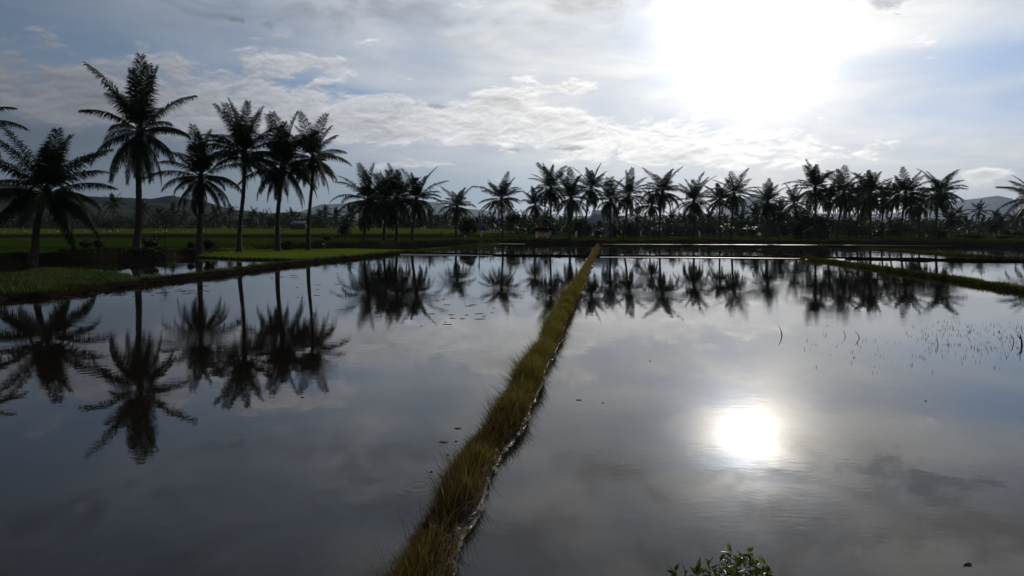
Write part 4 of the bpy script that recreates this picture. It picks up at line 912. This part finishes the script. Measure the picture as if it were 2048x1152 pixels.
reed(2028, 686, .24, -.09, 'slim reed leaning left close to the right edge')
reed(2044, 690, .30, -.05, 'thickest forked reed at the right edge of the view', .014, True)
# floating debris
fl = [(916, 857, 18, 'dark floating leaf, the upper of a pair left of the central path'), (888, 884, 20, 'dark floating leaf, the lower of a pair left of the central path'), (912, 883, 7, 'small scrap floating beside the curled dark leaf'),
      (605, 795, 7, 'tiny dark scrap floating below the reflected left palms'), (1159, 800, 14, 'brown floating leaf just right of the central path'), (863, 944, 7, 'small scrap floating nearest the lower path edge'), (895, 910, 5, 'dot-like scrap between the floating leaf pair and the lower scrap'),
      (902, 630, 10, 'thin floating leaf below the small lone palm reflection'), (891, 644, 8, 'thin floating leaf left of the lone palm reflection'), (843, 652, 7, 'dark crumb floating below the clump reflection'), (1935, 1130, 14, 'dark twig cluster floating at the bottom right'),
      (1851, 802, 5, 'speck floating below the stubble at the right'), (1206, 806, 5, 'faint speck floating right of the brown leaf'), (660, 588, 6, 'dark speck floating near the slim palm trunk reflection'), (700, 588, 5, 'dark speck floating left of the clump reflection'), (1300, 722, 5, 'faint speck floating in the pale right pool')]
rng = np.random.default_rng(3)
for k, (px, py, w, lab) in enumerate(fl):
    x, y = gp(px, py); r_ = w / F * y / 2 * .8; mb = MB(); n = 12; a = np.linspace(0, 6.283, n, endpoint=False); rr = r_ * (1 + .35 * rng.uniform(-1, 1, n)); ry = rng.uniform(.45, .8)
    ring = np.c_[np.cos(a) * rr, np.sin(a) * rr * ry, .005 + .06 * r_ * rng.uniform(0, 1, n)]; low_ = ring * [1, 1, 0] + [0, 0, -.004]
    mb.add(np.r_[[[0, 0, .012]], ring], [[0, 1 + i_, 1 + (i_ + 1) % n] for i_ in range(n)]); mb.add(np.r_[ring, low_], [[i_, (i_ + 1) % n, n + (i_ + 1) % n, n + i_] for i_ in range(n)])
    if 'twig' in lab: tube(mb, [(-r_ * 1.8, 0, .008), (r_ * .4, .01, .012), (r_ * 1.6, -.01, .008)], .004, 5)
    o = mb.obj('twig_cluster' if 'twig' in lab else 'floating_leaf', M['debris'], loc=(x, y, 0)); o.rotation_euler = (0, 0, rng.uniform(-.4, .4)); tag(o, lab, 'floating twigs' if 'twig' in lab else 'floating leaf', 'scraps floating on the paddy water')
# scum flecks near the left shore
mb = MB()
for (x0, x1, y0, y1, n) in [(130, 420, 587, 602, 50), (560, 720, 568, 600, 12), (540, 600, 550, 560, 8), (860, 1100, 517, 526, 45), (1000, 1150, 560, 600, 14), (860, 1000, 590, 650, 22)]:
    for k in range(n):
        px = rng.uniform(x0, x1); py = rng.uniform(y0, y1) - (px - x0) * .055 * (x0 == 130); x, y = gp(px, py); r_ = rng.uniform(.02, .07) * (1 + y / 60)
        ellip(mb, (x, y, .0), (r_ * rng.uniform(1, 3), r_ * .8, .012), 7, 4, .25, rng)
tag(mb.obj('water_weed', M['debris']), 'dark flecks of weed floating near the paddy edges', 'water weed', kind='stuff')

# ------------------------------------------------------------------ foreground shrub
rng = np.random.default_rng(21); X0 = at(1440, 3.3); root = empty('shrub', (X0, 3.25, gz(X0, 3.25)))
zr = gz(X0, 3.25); stems = MB(); leaves = MB()
def leaf3(mb, p, d, n, l, w, tint):
    d = d / np.linalg.norm(d); s = np.cross(d, n); s /= np.linalg.norm(s) + 1e-9; n = np.cross(s, d); t = np.array([0, .3, .65, 1.0]); ww = np.array([.12, 1, .8, 0]) * w / 2; cur = -.18 * l * t ** 2
    mid = p + d * (t * l)[:, None] + n * cur[:, None]; L_ = mid + s * ww[:, None] + n * (ww * .45)[:, None]; R_ = mid - s * ww[:, None] + n * (ww * .45)[:, None]
    V = np.stack([L_, mid, R_], 1).reshape(-1, 3); i_ = np.arange(3)[:, None] * 3
    mb.add(V, np.concatenate([i_ + np.array([[0, 1, 4, 3]]), i_ + np.array([[1, 2, 5, 4]])]), tint)
tips = [(1462, 1104), (1483, 1116), (1500, 1104), (1440, 1122), (1452, 1128), (1418, 1130), (1394, 1138), (1350, 1142), (1370, 1150), (1528, 1128), (1535, 1146), (1510, 1128), (1490, 1135), (1470, 1140), (1430, 1145), (1405, 1148), (1515, 1150), (1475, 1122), (1455, 1146), (1380, 1160), (1420, 1170), (1470, 1165), (1500, 1165), (1530, 1170), (1445, 1165)]
for (tx, ty) in tips:
    d = 3.25 + rng.uniform(-.18, .18); tip = np.array([at(tx, d) - X0, d - 3.25, CAMH + (HZ - ty) / F * d - zr]); b0 = np.array([rng.uniform(-.12, .12) + tip[0] * .35, rng.uniform(-.1, .1), -.05])
    mid = (tip + b0) / 2 + [rng.uniform(-.04, .04), 0, .05]; t = np.linspace(0, 1, 12)[:, None]; C_ = b0 * (1 - t) ** 2 + 2 * mid * t * (1 - t) + tip * t ** 2
    tube(stems, C_, np.linspace(.005, .0015, 12), 5)
    for q_ in range(46):
        u = rng.uniform(.45, 1.0) if q_ > 1 else 1.0; p = np.array([np.interp(u, t[:, 0], C_[:, i_]) for i_ in range(3)]); a = rng.uniform(0, 6.28)
        dd = np.array([math.cos(a), math.sin(a) * .7, rng.uniform(-.1, 1.1) if q_ > 1 else 1.6]); leaf3(leaves, p, dd, np.array([0, 0, 1.]) + rng.normal(0, .4, 3), rng.uniform(.030, .058), rng.uniform(.014, .025), np.clip(rng.normal(.45, .25), 0, 1))
stems.obj('stem', M['stem'], root); leaves.obj('leaves', M['nearleaf'], root, smooth=True)
tag(root, 'leafy green shrub with small glossy leaves rising at the bottom edge, closest to the viewer', 'shrub')

# ------------------------------------------------------------------ haze
HAZE = True
if HAZE:
    mb = MB(); box(mb, (0, 0, 300), (44000, 24000, 1)); 
    mb = MB(); x0, x1, y0, y1, z0, z1 = -14000, 14000, -800, 11500, -5, 620
    box(mb, ((x0 + x1) / 2, (y0 + y1) / 2, (z0 + z1) / 2), (x1 - x0, y1 - y0, z1 - z0))
    m, T = new_mat('haze'); v = T.new('ShaderNodeVolumePrincipled'); v.inputs['Color'].default_value = (0.62, 0.78, 1.0, 1); v.inputs['Density'].default_value = 0.00005; v.inputs['Anisotropy'].default_value = 0.3
    out = T.new('ShaderNodeOutputMaterial'); T.l.new(v.outputs[0], out.inputs['Volume'])
    tag(mb.obj('haze', m), 'thin pale haze in the air over the fields', 'haze', kind='stuff')
